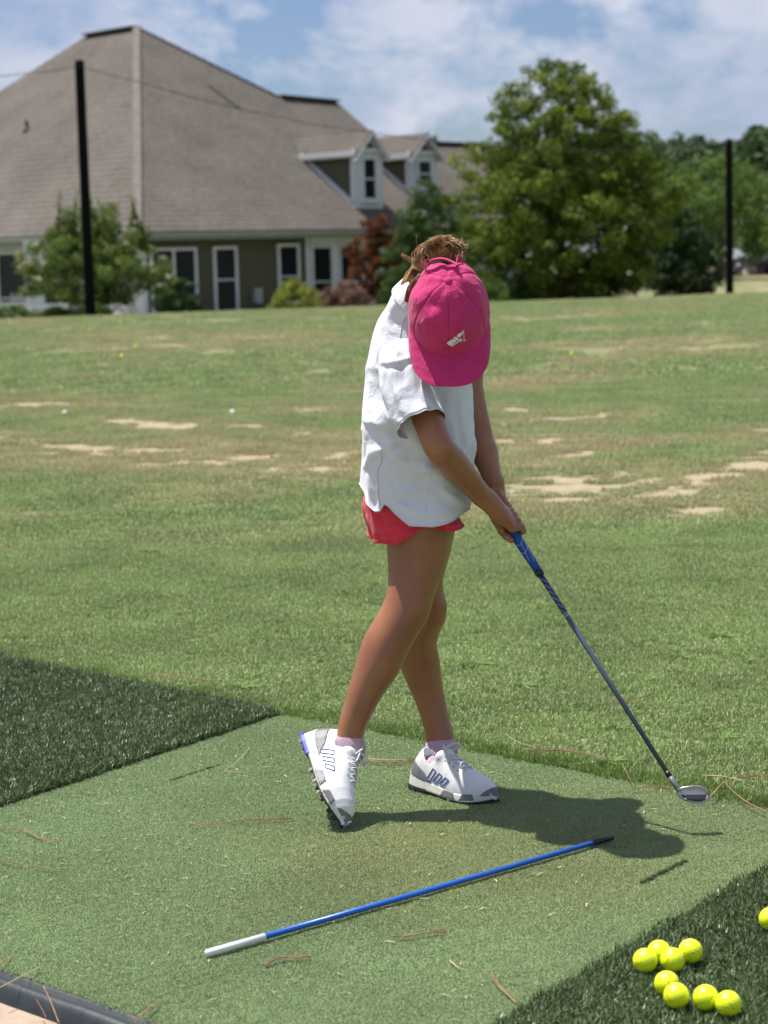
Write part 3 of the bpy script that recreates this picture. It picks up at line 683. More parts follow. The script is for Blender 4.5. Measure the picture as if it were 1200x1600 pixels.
# ================================================================== NET POLES AND CABLE
m_pole = mat('black_pole', (.006, .006, .006), .8, var=.3, vscale=6, spec=.08)
def net_pole(xt, yt, xb, yb, Yd, label, r):
    t = P(xt, yt, Yd); b = P(xb, yb, Yd); b = np.array([t[0], t[1], terrain_z(np.array(t[0]), np.array(t[1]))-.1])
    e = empty('net_pole', b, label, 'pole', 'tall black net poles')
    pm = PM(); pm.tube([b, b+(t-b)*.5, t], [r*1.08, r, r*.95], 16); adopt(pm.build('post', m_pole, smooth=False), e)
    adopt(PM().tube([t-UPZ*.02, t+UPZ*.06], [r*1.1, r*.6], 16).build('cap', m_pole), e)
    adopt(PM().tube([t-UPZ*.25-[0, r, 0], t-UPZ*.25-[0, r+.1, 0]], .03, 8).build('eye_bolt', m_pole), e)
    return t
tl = net_pole(124, 97, 140, 480, 54, 'tall black pole standing in front of the crepe myrtle', .13)
tr = net_pole(1139, 220, 1141, 455, 58, 'tall black pole standing on the lawn at right', .105)
m_cable = mat('cable', (.05, .04, .038), .8)
def cable(pts, label, r=.012, name='net_cable'):
    pts = [np.array(q) for q in pts]; cc = []
    for i in range(len(pts)-1):
        p0 = pts[max(i-1, 0)]; p1 = pts[i]; p2 = pts[i+1]; p3 = pts[min(i+2, len(pts)-1)]
        for t in np.linspace(0, 1, 10, endpoint=False):
            cc.append(.5*((2*p1)+(-p0+p2)*t+(2*p0-5*p1+4*p2-p3)*t*t+(-p0+3*p1-3*p2+p3)*t**3))
    cc.append(pts[-1]); pm = PM(); pm.tube(cc, [r*(1+.5*(vnoise(np.array([c_[0]*1.2, 0, 0]))-.3)) for c_ in cc], 6); o = pm.build(name, m_cable, smooth=True); tag(o, label, 'cable', 'sagging cables strung from the black poles'); return o
cable([tl-[0, .13, .12], P(230, 132, 54.3), P(330, 160, 54.8), P(450, 186, 55.4), P(560, 205, 56), P(760, 228, 57), P(950, 236, 57.6), tr-[0, .1, .05]], 'long dark sagging cable strung between the two black poles')
cable([tl-[0, .13, .12], P(60, 113, 55), P(-60, 116, 56), P(-300, 70, 58)], 'dark cable running left from the top of the left pole')
o = cable([P(326, 134, 54.8), P(350, 152, 54.9), P(378, 172, 55.05)], 'short loose rope end hanging across the long cable', r=.02)

# ================================================================== TREES AND SHRUBS
def foliage_mesh(name, clumps, n_per, leaf, m, parent, seed, tint_f, flat=.0, jit=1.0, stemd=None):
    r = np.random.default_rng(seed); V_, T_ = [], []
    for (c, rad, tb) in clumps:
        n = max(6, int(n_per*(rad/np.mean([q[1] for q in clumps]))**2)) if len(clumps) < 2000 else n_per
        d = r.normal(size=(n, 3)); d /= np.linalg.norm(d, axis=1)[:, None]; rr = rad*(r.random(n)**.45)
        p = np.array(c)+d*rr[:, None]*[1, 1, .78]
        nrm = unit_rows(d*.7+r.normal(size=(n, 3))*.8+[0, 0, .35]); t = unit_rows(np.cross(nrm, r.normal(size=(n, 3)))); b = np.cross(nrm, t)
        s = leaf*(.55+.9*r.random(n))[:, None]
        q = np.stack([p-t*s*.5, p+b*s*.28, p+t*s*.5, p-b*s*.28], 1)
        q[:, 1] += nrm*s*.08; q[:, 3] += nrm*s*.08
        V_.append(q.reshape(-1, 3)); ti = tb + .25*(rr/rad-.6)+r.normal(0, .12, n); T_.append(np.repeat(ti, 4))  # outer leaves tinted lighter: highlights of the clump put into leaf colour
    v = np.concatenate(V_); f = np.arange(len(v)).reshape(-1, 4)
    return mesh_obj(name, v, f, m, parent, attrs={'tint': np.clip(np.concatenate(T_), 0, 1)})
def unit_rows(a): return a/np.maximum(np.linalg.norm(a, axis=1), 1e-9)[:, None]
def leaf_mat(name, c0, c1, c2=None, trans=.3, rough=.6, spec=.15): return blade_mat(name, c0, c1, trans=trans, rough=rough, spec=spec, patch=0, use_dry=False, c2=c2)
m_bark = mat('bark', (.10, .075, .055), .95, var=.4, vscale=8, bump=.6, bscale=12)
def limb_tree(parent, base, H, W, r0, n, seed, lean=0, spread=.75, start=.12, bark=m_bark, name='trunk'):
    r = random.Random(seed); pm = PM(); b = np.array(base, float); tips = []
    tp = [b+np.array([r.uniform(-.04, .04)*H*k*.3+lean*k, r.uniform(-.03, .03)*H*k*.3, H*.85*k]) for k in (0, .2, .45, .7, 1)]
    tp[0] = b-UPZ*.1; pm.tube(tp, [r0, r0*.75, r0*.5, r0*.28, r0*.1], 10)
    tr_ = pm.build(name, bark, smooth=True, adoptto=parent)
    pm = PM()
    for i in range(n):
        k = start+(.9-start)*i/n; j = min(int(k*4/1.0), 3); p = np.array([np.interp(k, [0, .2, .45, .7, 1], [q[a] for q in tp]) for a in range(3)])
        a = i*2.4+r.random(); L = W*.5*spread*(1-.55*k)*(r.uniform(.8, 1.1)); d = np.array([cos(a), sin(a), .0])
        pts = [p, p+d*L*.4+UPZ*L*.28, p+d*L*.8+UPZ*L*.42, p+d*L+UPZ*L*.62]; rr = r0*.4*(1-.7*k)
        pm.tube(pts, [rr, rr*.7, rr*.4, rr*.12], 6); tips.append(pts[-1])
    pm.build('limb', bark, smooth=True, adoptto=parent)
    return tips
def crown_clumps(base, H, W, profile, n, seed, cr, z0=0.0, ty=0.0, Dm=1.0, jag=.16):
    """clumps filling a profile: list of (height fraction, radius fraction)"""
    r = np.random.default_rng(seed); hs, rs = zip(*profile); out_ = []; b = np.array(base, float); k = 0
    while len(out_) < n and k < n*30:
        k += 1; h_ = r.random(); R = np.interp(h_, hs, rs)
        if r.random() > (R/max(rs))**1.2+.08: continue
        a = r.random()*2*pi; lump = 1+jag*(sin(3*a+h_*9+seed)+.8*sin(5*a-h_*14)+.6*r.normal())
        q = (r.random()**.42)*R*lump*W/2
        c = b+[cos(a)*q, sin(a)*q*Dm, z0+h_*H]
        out_.append((c, cr*(.7+.6*r.random())*(.75+.25*R/max(rs)), ty+.5*(r.random()-.48)+.12*(q/(R*W/2+1e-6))+.1*h_))  # outer and higher clumps tinted lighter, sunlight worked into the colour
    return out_
m_oak = leaf_mat('maple_leaf', (.028, .062, .012), (.20, .265, .035), (.58, .60, .10), trans=.35)  # last, yellow-green colour paints the sunlit clumps of the crown
m_holly = leaf_mat('holly_leaf', (.026, .060, .014), (.080, .14, .032), trans=.2)
m_dark = leaf_mat('dark_leaf', (.014, .034, .012), (.04, .075, .022), trans=.15)
m_mid = leaf_mat('mid_leaf', (.045, .09, .022), (.13, .205, .045), trans=.3)
m_red = leaf_mat('red_leaf', (.045, .018, .009), (.17, .058, .022), (.28, .11, .04), trans=.25)
m_crepe = leaf_mat('crepe_leaf', (.05, .09, .022), (.17, .235, .055), (.30, .36, .10), trans=.3)
m_bloom = mat('cream_bloom', (.60, .52, .40), .8)
m_yel = leaf_mat('yellow_leaf', (.08, .11, .018), (.27, .31, .05), (.38, .40, .08), trans=.25)
m_pink = leaf_mat('pink_leaf', (.10, .08, .04), (.22, .13, .10), (.30, .19, .15), trans=.25)
m_plum = leaf_mat('plum_leaf', (.030, .015, .018), (.08, .04, .045), trans=.2)
m_hedge = leaf_mat('hedge_leaf', (.012, .035, .012), (.04, .085, .022), trans=.15)

def G2(x, Yd, zz=GZ): q = P(x, 450, Yd); return np.array([q[0], q[1], zz])
def tree(name, label, cat, base, H, W, prof, n, cr, leaf, nper, m, seed, trunk=None, z0=0, ty=.35, group=None, Dm=1.0, bloom=None, jag=.16, pn='crown'):
    e = empty(name, base, label, cat, group)
    if trunk: limb_tree(e, base, H+z0, W, trunk[0], trunk[1], seed, start=trunk[2] if len(trunk) > 2 else .15)
    cl = crown_clumps(base, H, W, prof, n, seed, cr, z0, ty, Dm, jag)
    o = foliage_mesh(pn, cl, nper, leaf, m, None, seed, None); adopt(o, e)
    if bloom:
        r = np.random.default_rng(seed+5); pick = sorted(cl, key=lambda c: -abs(c[0][0]-base[0])-(c[0][2]-base[2])*.3+r.random()*1.5)[:bloom]
        o = foliage_mesh('blossom', [(c[0]+np.array([0, -.2, .1]), c[1]*.42, .5) for c in pick], 22, leaf*.9, m_bloom, None, seed+1, None); adopt(o, e)
    return e
round_ = [(0, .55), (.15, .85), (.4, 1), (.65, .9), (.85, .62), (1, .2)]
big = [(0, .62), (.08, .86), (.2, 1.0), (.35, .98), (.5, .92), (.62, .80), (.74, .62), (.85, .46), (.94, .28), (1, .08)]
bt = G2(878, 72)
tree('maple_tree', 'large round-topped green tree with tips tinted sunlit yellow-green behind the lawn', 'tree', bt, 8.1, 7.9, big, 860, .36, .14, 85, m_oak, 3, trunk=(.22, 26, .1), z0=.45, ty=.26, jag=.10)
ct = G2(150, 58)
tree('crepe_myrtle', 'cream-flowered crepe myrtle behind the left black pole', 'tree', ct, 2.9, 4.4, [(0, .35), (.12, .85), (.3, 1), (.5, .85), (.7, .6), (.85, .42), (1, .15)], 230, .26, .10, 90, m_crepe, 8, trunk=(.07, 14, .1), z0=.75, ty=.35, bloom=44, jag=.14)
for i, (x, h_) in enumerate([(90, 3.9), (160, 4.05), (205, 3.8), (228, 3.75), (115, 3.9), (178, 3.7)]):   # upright shoots belong to the same tree
    q = G2(x, 57.8); e = [o for o in bpy.data.objects if o.name == 'crepe_myrtle'][0]
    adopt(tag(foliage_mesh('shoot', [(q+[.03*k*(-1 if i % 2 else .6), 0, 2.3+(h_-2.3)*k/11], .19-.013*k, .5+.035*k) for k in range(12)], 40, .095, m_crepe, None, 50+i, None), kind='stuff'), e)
rt = G2(589, 61.5)
tree('red_maple', 'dark red-leaved small tree at the right end of the white wall', 'tree', rt, 2.75, 1.7, round_, 150, .17, .065, 110, m_red, 12, trunk=(.05, 8, .15), z0=.35, ty=.45)
ht = G2(668, 60)
tree('holly_tree', 'dark green pointed evergreen standing behind the pink cap', 'tree', ht, 4.0, 2.5, [(0, .8), (.2, 1), (.45, .86), (.7, .6), (.88, .34), (1, .1)], 210, .26, .09, 100, m_holly, 15, trunk=(.07, 10, .1), z0=.1, ty=.4)
ev = G2(1064, 76)
tree('evergreen_shrub', 'dark conical evergreen to the right of the large tree', 'shrub', ev, 3.3, 2.75, [(0, .75), (.15, 1), (.45, .92), (.7, .7), (.88, .42), (1, .12)], 190, .30, .12, 80, m_dark, 17, trunk=(.08, 6, .05), z0=.05, ty=.4)
# low planting along the building
for (x, Yd, H, W, m, lab, nm, seed, ty, tb) in [
        (278, 61, 1.35, 1.5, m_hedge, 'round clipped dark green bush below the double window', 'round_bush', 21, .45, 0),
        (464, 60, 1.05, 1.6, m_yel, 'bright yellow-green bush below the white-framed window', 'yellow_bush', 22, .55, 0),
        (540, 59, .92, 1.5, m_pink, 'dusty pink-tinged bush beside the yellow-green bush', 'pink_bush', 23, .5, 0),
        (768, 66, 1.0, 1.3, m_mid, 'mid green bush just right of the pink cap', 'green_bush', 24, .3, 0),
        (812, 70, .8, 1.2, m_hedge, 'low dark bush under the left of the large tree', 'low_bush', 25, .4, 0),
        (935, 73, 1.5, 1.7, m_hedge, 'dark rounded shrub under the right of the large tree', 'dark_shrub', 26, .3, 0),
        (850, 78, .95, .9, m_pink, 'brownish bush left of the large tree trunk', 'brown_bush', 27, .4, 0),
        (900, 79, .9, .8, m_pink, 'brownish bush right of the large tree trunk', 'brown_bush', 28, .35, 0),
        (10, 59, .6, 2.2, m_mid, 'leafy green border plants at the far left edge of the lawn', 'border_plant', 29, .45, 0),
        (140, 56.5, .55, 1.0, m_mid, 'bright green weeds at the foot of the left pole', 'border_plant', 30, .6, 0),
        (90, 58.5, .5, 1.6, m_mid, 'low green border plants between window and left pole', 'border_plant', 31, .4, 0)]:
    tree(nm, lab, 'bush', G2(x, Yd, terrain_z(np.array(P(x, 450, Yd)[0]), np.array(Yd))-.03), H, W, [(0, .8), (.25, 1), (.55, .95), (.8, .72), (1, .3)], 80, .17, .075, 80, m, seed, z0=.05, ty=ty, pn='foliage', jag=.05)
# trees in the middle distance at right
for (x, Yd, H, W, seed, lab, ty, m, z0) in [
        (1125, 118, 7.0, 8.2, 41, 'mid green spreading tree behind the right black pole', .5, m_mid, 1.2),
        (1062, 122, 5.9, 5.8, 42, 'smaller green tree between the large tree and the right pole', .45, m_mid, 1.0),
        (1188, 135, 7.0, 6.4, 43, 'light green tree near the grey roofed house', .6, m_mid, 1.6),
        (993, 92, 2.3, 1.9, 44, 'thin-trunked young tree under the right edge of the large tree', .3, m_dark, 1.6),
        (1290, 110, 6.5, 6.5, 45, 'broad green tree past the right frame edge', .5, m_mid, 1.2),
        (-90, 64, 2.8, 2.0, 46, 'narrow evergreen past the left frame edge', .4, m_holly, .2)]:
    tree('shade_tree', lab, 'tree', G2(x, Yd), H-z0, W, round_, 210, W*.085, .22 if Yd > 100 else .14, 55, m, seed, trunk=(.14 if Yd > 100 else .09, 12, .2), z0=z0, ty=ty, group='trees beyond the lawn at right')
for (x, Yd, W, seed, lab) in [(1100, 128, 1.7, 61, 'plum-coloured low shrub left of the right pole'), (1163, 131, 2.0, 62, 'plum-coloured low shrub right of the right pole'), (1193, 133, 1.6, 63, 'brown-red low shrub at the right frame edge'), (1128, 130, 1.5, 64, 'plum-coloured low shrub directly behind the right pole')]:
    tree('plum_shrub', lab, 'shrub', G2(x, Yd), 1.25, W*1.2, [(0, .8), (.3, 1), (.7, .85), (1, .3)], 26, .3, .14, 50, m_plum, seed, ty=.4, group='plum-coloured shrubs by the road', pn='foliage')
# distant wood: a mass, in rows of crowns
m_wood = leaf_mat('wood_leaf', (.030, .058, .024), (.075, .12, .045), trans=.2)
r = np.random.default_rng(77); cl = []
for row, (Yd, n_, hh) in enumerate([(215, 125, 13.0), (250, 140, 15.5), (285, 140, 17.5)]):
    for i in range(n_):
        x = -Yd*.6+i*Yd*1.25/n_+r.normal(0, .8); hgt = hh*(.86+.17*r.random()); wd = 3.2+2.2*r.random()
        if row == 0 and r.random() < .3: continue
        for k in range(15):
            f = .30+.70*r.random()**.9; a = r.random()*6.28; q = wd*.55*(1-.45*f)*r.random()**.5
            cl.append((np.array([x+cos(a)*q, Yd+sin(a)*q+r.normal(0, 2), -.6+hgt*(.12+.84*f)]), 2.0*(1.15-.28*f), .2+.3*f+.3*r.random()))
wood = foliage_mesh('distant_wood', cl, 60, 1.1, m_wood, None, 5, None); tag(wood, 'dense dark green woodland along the horizon', 'woodland', kind='stuff')
# road, verge and a house far right
m_road = mat('pale_road', (.42, .40, .38), .9, var=.12, vscale=1.2)
pm = PM(); q = [(20, 152), (140, 140), (140, 158), (20, 172)]
pm.add([(18, 150, -.585), (150, 132, -.585), (150, 150, -.585), (18, 172, -.585)], [(0, 1, 2, 3)]); tag(pm.build('road', m_road), kind='structure')
fh = empty('far_house', (*G2(1225, 165)[:2], GZ), 'grey roofed pale house behind trees at the far right edge', 'house')
c = G2(1222, 165); hw, hd_, hh = 3.2, 4, 3.6
adopt(PM().box(c+[0, 0, hh/2], (hw, 0, 0), (0, hd_, 0), (0, 0, hh/2)).build('wall', mat('pale_wall', (.42, .45, .48), .8)), fh)
m_fr = mat('grey_shingle', (.24, .24, .25), .9, var=.2, vscale=2)
adopt(PM().add([c+[-hw-.5, -hd_-.5, hh], c+[hw+.5, -hd_-.5, hh], c+[hw+.5, 0, hh+2.6], c+[-hw-.5, 0, hh+2.6], c+[-hw-.5, hd_+.5, hh], c+[hw+.5, hd_+.5, hh]], [(0, 1, 2, 3), (3, 2, 5, 4), (0, 3, 4), (1, 5, 2)]).build('roof', m_fr), fh)
for dx in (-2.1, 0, 2.1):
    w_ = adopt(PM().box(c+[dx, -hd_-.03, 1.9], (.5, 0, 0), (0, .05, 0), (0, 0, .7)).build('window', m_frame), fh); adopt(PM().box(c+[dx, -hd_-.09, 1.9], (.4, 0, 0), (0, .012, 0), (0, 0, .6)).build('pane', m_glass), w_)
# ================================================================== SIGNED-DISTANCE MODELLING
class SDF:
    def __init__(s, lo, hi, vox):
        s.lo = np.array(lo, float); s.v = vox; s.n = np.ceil((np.array(hi)-s.lo)/vox).astype(int)+1
        s.d = np.full(s.n, .05, np.float32)
    def reg(s, lo, hi):
        a = np.clip(np.floor((np.array(lo)-s.lo)/s.v).astype(int), 0, s.n); b = np.clip(np.ceil((np.array(hi)-s.lo)/s.v).astype(int)+1, 0, s.n)
        ax = [s.lo[i]+s.v*np.arange(a[i], b[i]) for i in range(3)]
        X = np.stack(np.meshgrid(*ax, indexing='ij'), -1); return tuple(slice(a[i], b[i]) for i in range(3)), X
    def put(s, sl, d, k, op='u'):
        o = s.d[sl]
        if op == 'u':
            h = np.clip(.5+.5*(o-d)/k, 0, 1) if k > 0 else (d < o)*1.; s.d[sl] = o*(1-h)+d*h-k*h*(1-h)
        else:
            h = np.clip(.5-.5*(o+d)/k, 0, 1); s.d[sl] = o*(1-h)-d*h+k*h*(1-h)
    def cap(s, a, b, ra, rb, k=.01, op='u'):
        a = np.array(a, float); b = np.array(b, float); m = max(ra, rb)+.05+k
        sl, X = s.reg(np.minimum(a, b)-m, np.maximum(a, b)+m)
        if X.size == 0: return
        ab = b-a; t = np.clip(((X-a)@ab)/max(ab@ab, 1e-9), 0, 1); d = np.linalg.norm(X-a-t[..., None]*ab, axis=-1)-(ra+(rb-ra)*t)
        s.put(sl, d, k, op)
    def chain(s, pts, k=.01):
        for (p, r), (q, t) in zip(pts[:-1], pts[1:]): s.cap(p, q, r, t, k)
    def limb(s, pts, k=.004, n=46):
        c = cr_interp([np.append(np.asarray(p, float), r) for p, r in pts], n)
        for a, b in zip(c[:-1], c[1:]): s.cap(a[:3], b[:3], a[3], b[3], k)
    def ell(s, c, ax, rad, k=.01, op='u'):
        c = np.array(c, float); A = np.array(ax, float); rad = np.array(rad, float); m = rad.max()+.05+k
        sl, X = s.reg(c-m, c+m)
        if X.size == 0: return
        q = (X-c)@A.T; k0 = np.linalg.norm(q/rad, axis=-1); k1 = np.linalg.norm(q/rad**2, axis=-1); d = k0*(k0-1)/np.maximum(k1, 1e-6)
        s.put(sl, d, k, op)
    def mesh(s, iso=0.):
        d = s.d-iso; ins = d < 0
        n = s.n; cs = tuple(q-1 for q in n); acc = np.zeros((*cs, 3), np.float32); cnt = np.zeros(cs, np.float32)
        crosses = []
        for ax in range(3):
            a = [slice(None)]*3; b = [slice(None)]*3; a[ax] = slice(0, -1); b[ax] = slice(1, None); a, b = tuple(a), tuple(b)
            cr = ins[a] != ins[b]; ii = np.argwhere(cr); da = d[a][cr]; db = d[b][cr]; t = da/(da-db)
            p = ii.astype(np.float32); p[:, ax] += t; crosses.append((ii, ins[a][cr]))
            o = [q for q in range(3) if q != ax]
            for i in (0, 1):
                for j in (0, 1):
                    c = ii.copy(); c[:, o[0]] -= i; c[:, o[1]] -= j
                    ok = np.all((c >= 0) & (c < np.array(cs)), axis=1); c = c[ok]
                    np.add.at(acc, tuple(c.T), p[ok]); np.add.at(cnt, tuple(c.T), 1)
        act = np.argwhere(cnt > 0); ids = np.full(cs, -1, np.int64); ids[tuple(act.T)] = np.arange(len(act))
        vs = acc[tuple(act.T)]/cnt[tuple(act.T)][:, None]; vs = s.lo+vs*s.v
        F = []
        for ax, (ii, fl) in enumerate(crosses):
            o = [(ax+1) % 3, (ax+2) % 3]; ok = (ii[:, o[0]] > 0) & (ii[:, o[1]] > 0) & (ii[:, o[0]] < cs[o[0]]) & (ii[:, o[1]] < cs[o[1]]) & (ii[:, ax] < cs[ax]); ii = ii[ok]; fl = fl[ok]
            def g(i, j): c = ii.copy(); c[:, o[0]] -= i; c[:, o[1]] -= j; return ids[tuple(c.T)]
            q = np.stack([g(1, 1), g(0, 1), g(0, 0), g(1, 0)], 1); q[~fl] = q[~fl][:, ::-1]; F.append(q)
        return vs, np.concatenate(F)
def sdf_obj(s, name, m, parent=None, iso=0., smooth_iter=1):
    v, f = s.mesh(iso); o = mesh_obj(name, v, f, m, None, smooth=True)
    if smooth_iter:
        md = o.modifiers.new('smooth', 'SMOOTH'); md.factor = .5; md.iterations = smooth_iter
    if parent: adopt(o, parent)
    return o
def cr_interp(ctrl, n):
    """Catmull-Rom through control rows (k, ...) -> (n, ...)"""
    c = np.array(ctrl, float); k = len(c); t = np.linspace(0, k-1, n); i = np.minimum(t.astype(int), k-2); u = (t-i).reshape((-1,)+(1,)*(c.ndim-1))
    p0 = c[np.maximum(i-1, 0)]; p1 = c[i]; p2 = c[i+1]; p3 = c[np.minimum(i+2, k-1)]
    return .5*(2*p1+(p2-p0)*u+(2*p0-5*p1+4*p2-p3)*u**2+(3*p1-p0-3*p2+p3)*u**3)
def ring(c, ax, by, n=96, e=2.3, ph=0):
    th = np.linspace(0, 2*pi, n, endpoint=False)+ph; cs, sn = np.cos(th), np.sin(th)
    x = np.sign(cs)*np.abs(cs)**(2/e); y = np.sign(sn)*np.abs(sn)**(2/e)
    return np.array(c)+np.outer(x, ax)+np.outer(y, by)
def loft(name, rings, m, parent=None, thick=.0016, close=False):
    r = np.array(rings); k, n = r.shape[:2]; idx = np.arange(k*n).reshape(k, n)
    f = np.stack([idx[:-1], np.roll(idx, -1, 1)[:-1], np.roll(idx, -1, 1)[1:], idx[1:]], -1).reshape(-1, 4)
    o = mesh_obj(name, r.reshape(-1, 3), f, m, None, smooth=True)
    bm = bmesh.new(); bm.from_mesh(o.data); bmesh.ops.recalc_face_normals(bm, faces=bm.faces[:]); bm.to_mesh(o.data); bm.free(); o.data.shade_smooth()
    if thick: md = o.modifiers.new('cloth', 'SOLIDIFY'); md.thickness = thick; md.offset = -1
    if parent: adopt(o, parent)
    return o
def displace(r, fn):
    """push a (k,n,3) ring grid along its normals by fn(points)"""
    du = np.gradient(r, axis=0); dv = np.roll(r, -1, 1)-np.roll(r, 1, 1); nn = np.cross(dv, du); nn /= np.maximum(np.linalg.norm(nn, axis=-1), 1e-9)[..., None]
    c = r.mean(1)[:, None]; s = np.sign(np.sum(nn*(r-c), -1).mean()); dsp = fn(r)
    for _ in range(2): dsp = (dsp*2+np.roll(dsp, 1, 1)+np.roll(dsp, -1, 1))/4; dsp[1:-1] = (dsp[1:-1]*2+dsp[:-2]+dsp[2:])/4
    return r+nn*s*dsp[..., None]

# ================================================================== THE GOLFER
def skin_mat():
    m = mat('tanned_skin', (.32, .132, .060), .34, base2=(.265, .102, .046), vscale=14, bump=.05, bscale=420, spec=.6, sss=.06)
    return m
m_skin = skin_mat()
girl = empty('person', (.06, 4.55, 0), 'child golfer in pink cap, white shirt and red shorts, head bent, finishing a chip', 'person')
# --- head frame
tiltv = radians(5)
vdir = unit(ray(700, 480)); Dn = unit(-cU + cR*0.025); Dn = unit(Dn-vdir*(Dn@vdir)); C_ = -vdir
hF = unit(.82*Dn+.57*C_); hU = unit(-.57*Dn+.82*C_); hR = unit(np.cross(hF, hU))
HY = 4.40; btn = P(700, 437, HY-.04); HC = btn - hU*.112
def H(f, u, r=0): return HC+hF*f+hU*u+hR*r
J = dict(
  rs=P(640, 574, 4.54), re=P(684, 696, 4.435), rw=P(751, 773, 4.54),
  ls=P(722, 566, 4.74), le=P(752, 690, 4.70), lw=P(770, 750, 4.63))
# --- club axis (needed by the hands)
Yh = 4.575
cg0 = P(785, 790, Yh+.012); cg1 = P(806, 838, Yh); chead = P(1052, 1222, 4.29)
cax = unit(chead-cg1); butt = cg1-cax*.150; 
def club(t): return cg1+cax*t               # t metres below the lower hand
sk = SDF(P(470, 1200, 4.4)-[.06, .10, .12], P(840, 360, 4.9)+[.06, .12, .02], .0030)
# torso
sk.ell(P(648, 765, 4.64), [bd*0+[1, 0, 0], [0, 1, 0], [0, 0, 1]], (.088, .118, .09), .03)
sk.ell(P(655, 690, 4.62), np.eye(3), (.078, .105, .11), .04); sk.ell(P(655, 600, 4.61), np.eye(3), (.085, .115, .11), .04)
sk.ell(P(660, 545, 4.61), np.eye(3), (.075, .105, .07), .03)
# neck and head
nb0 = P(662, 520, 4.60); nb1 = H(-.035, -.055)
sk.cap(nb0, nb1, .048, .042, .03); sk.cap(P(660, 530, 4.63), P(664, 470, 4.555)-unit(np.array([.50, -.38, .78]))*.01, .056, .050, .03); sk.cap(P(664, 470, 4.555), nb1, .046, .044, .03)
sk.ell(H(0, .012), [hF, hU, hR], (.088, .092, .072), .02); sk.ell(H(.028, -.052), [hF, hU, hR], (.056, .055, .052), .03)
sk.cap(H(.060, -.098, -.012), H(.060, -.098, .012), .018, .018, .02)
sk.cap(H(.088, -.020), H(.105, -.052), .007, .0115, .012); sk.cap(H(.096, -.054, -.009), H(.096, -.054, .009), .007, .007, .008)
for sg in (-1, 1):
    sk.ell(H(.074, -.014, sg*.030), [hF, hU, hR], (.014, .009, .016), .008, 's')
    sk.ell(H(.072, -.016, sg*.030), [hF, hU, hR], (.012, .010, .013), .003)
    sk.ell(H(-.006, -.028, sg*.074), [hF, hU, hR], (.016, .026, .008), .008)
    sk.cap(H(.050, -.045, sg*.035), H(.060, -.055, sg*.028), .018, .016, .02)
for du, rr in ((-.075, .0062), (-.083, .0070)): sk.cap(H(.086, du, -.016), H(.086, du, .016), rr*.7, rr*.7, .006); sk.cap(H(.090, du, -.006), H(.090, du, .006), rr, rr, .006)
# arms
def mix(a, b, t): return np.array(a)*(1-t)+np.array(b)*t
sk.limb([(J['rs'], .041), (mix(J['rs'], J['re'], .5), .0345), (J['re'], .0310), (mix(J['re'], J['rw'], .28), .0318), (mix(J['re'], J['rw'], .65), .0272), (J['rw'], .0230)])
sk.limb([(J['ls'], .040), (mix(J['ls'], J['le'], .5), .031), (J['le'], .0285), (mix(J['le'], J['lw'], .3), .0295), (mix(J['le'], J['lw'], .7), .023), (J['lw'], .0205)])
sk.cap(P(660, 555, 4.61), J['rs'], .06, .045, .03); sk.cap(P(665, 555, 4.62), J['ls'], .06, .045, .03)
# legs
rleg = [(P(655, 800, 4.60), .074), (P(654, 850, 4.60), .073), (P(646, 905, 4.58), .0575), (P(636, 945, 4.565), .052), (P(622, 975, 4.555), .0515), (P(602, 1010, 4.545), .0525), (P(590, 1040, 4.535), .049), (P(573, 1075, 4.525), .040), (P(555, 1120, 4.515), .0335), (P(547, 1150, 4.51), .031), (P(545, 1172, 4.505), .033)]
lleg = [(P(668, 800, 4.73), .072), (P(662, 850, 4.735), .066), (P(655, 900, 4.745), .057), (P(660, 935, 4.75), .050), (P(658, 970, 4.765), .049), (P(650, 1005, 4.785), .050), (P(657, 1040, 4.80), .0475), (P(671, 1090, 4.80), .0365), (P(682, 1130, 4.795), .0335), (P(687, 1152, 4.79), .034), (P(690, 1172, 4.785), .036)]
sk.limb([(p, r-.0015) for p, r in rleg]); sk.limb([(p, r-.0015) for p, r in lleg])
sk.cap(P(630, 948, 4.57)+[.034, -.012, 0], P(627, 962, 4.57)+[.034, -.012, 0], .019, .019, .022)       # kneecap
sk.cap(P(662, 948, 4.75)+[.030, -.012, 0], P(660, 962, 4.76)+[.030, -.012, 0], .02, .02, .03)
# --- hands: right hand below, left above; fingers curl round the grip
ex = unit(np.cross(cax, [0, 1, 0])); ex = ex if ex[0] > 0 else -ex; ey = np.cross(cax, ex); ey = ey if ey[1] < 0 else -ey    # ex: away from body, ey: towards the camera
def around(t, ang, r): return club(t)+ex*(cos(ang)*r)+ey*(sin(ang)*r)
def hand(wrist, t0, side, k=.006, scale=1.0):
    """side +1: back of the hand towards the camera (right hand); -1: the left hand"""
    # knuckles lie in a row along the shaft, index finger nearest the club head
    ts = [t0, t0-.0165, t0-.032, t0-.046]; L = [.9, 1.0, .95, .8]; rf = [.0084, .0086, .0083, .0075]
    kn = [around(t, side*radians(80-4*i), .0265) for i, t in enumerate(ts)]
    heel = [wrist+(-cax*.004), wrist]
    for i, q in enumerate(kn):
        sk.cap(mix(wrist, q, .12), q, .0175, .0112, .012)
    sk.cap(mix(wrist, kn[3], .30), mix(wrist, kn[0], .65), .0185, .0145, .014)
    for i, (t, r, l) in enumerate(zip(ts, rf, L)):
        angs = [radians(74-4*i), radians(28), radians(-30), radians(-88), radians(-88-52*l)]
        rad = [.0265, .0250, .0235, .0205, .0178]; tt = [t, t+.004, t+.006, t+.005, t+.003]
        pts = [(around(a_, side*g, q), r*(1.12, 1.0, .97, .9, .8)[j]) for j, (a_, g, q) in enumerate(zip(tt, angs, rad))]
        sk.chain(pts, .0025)
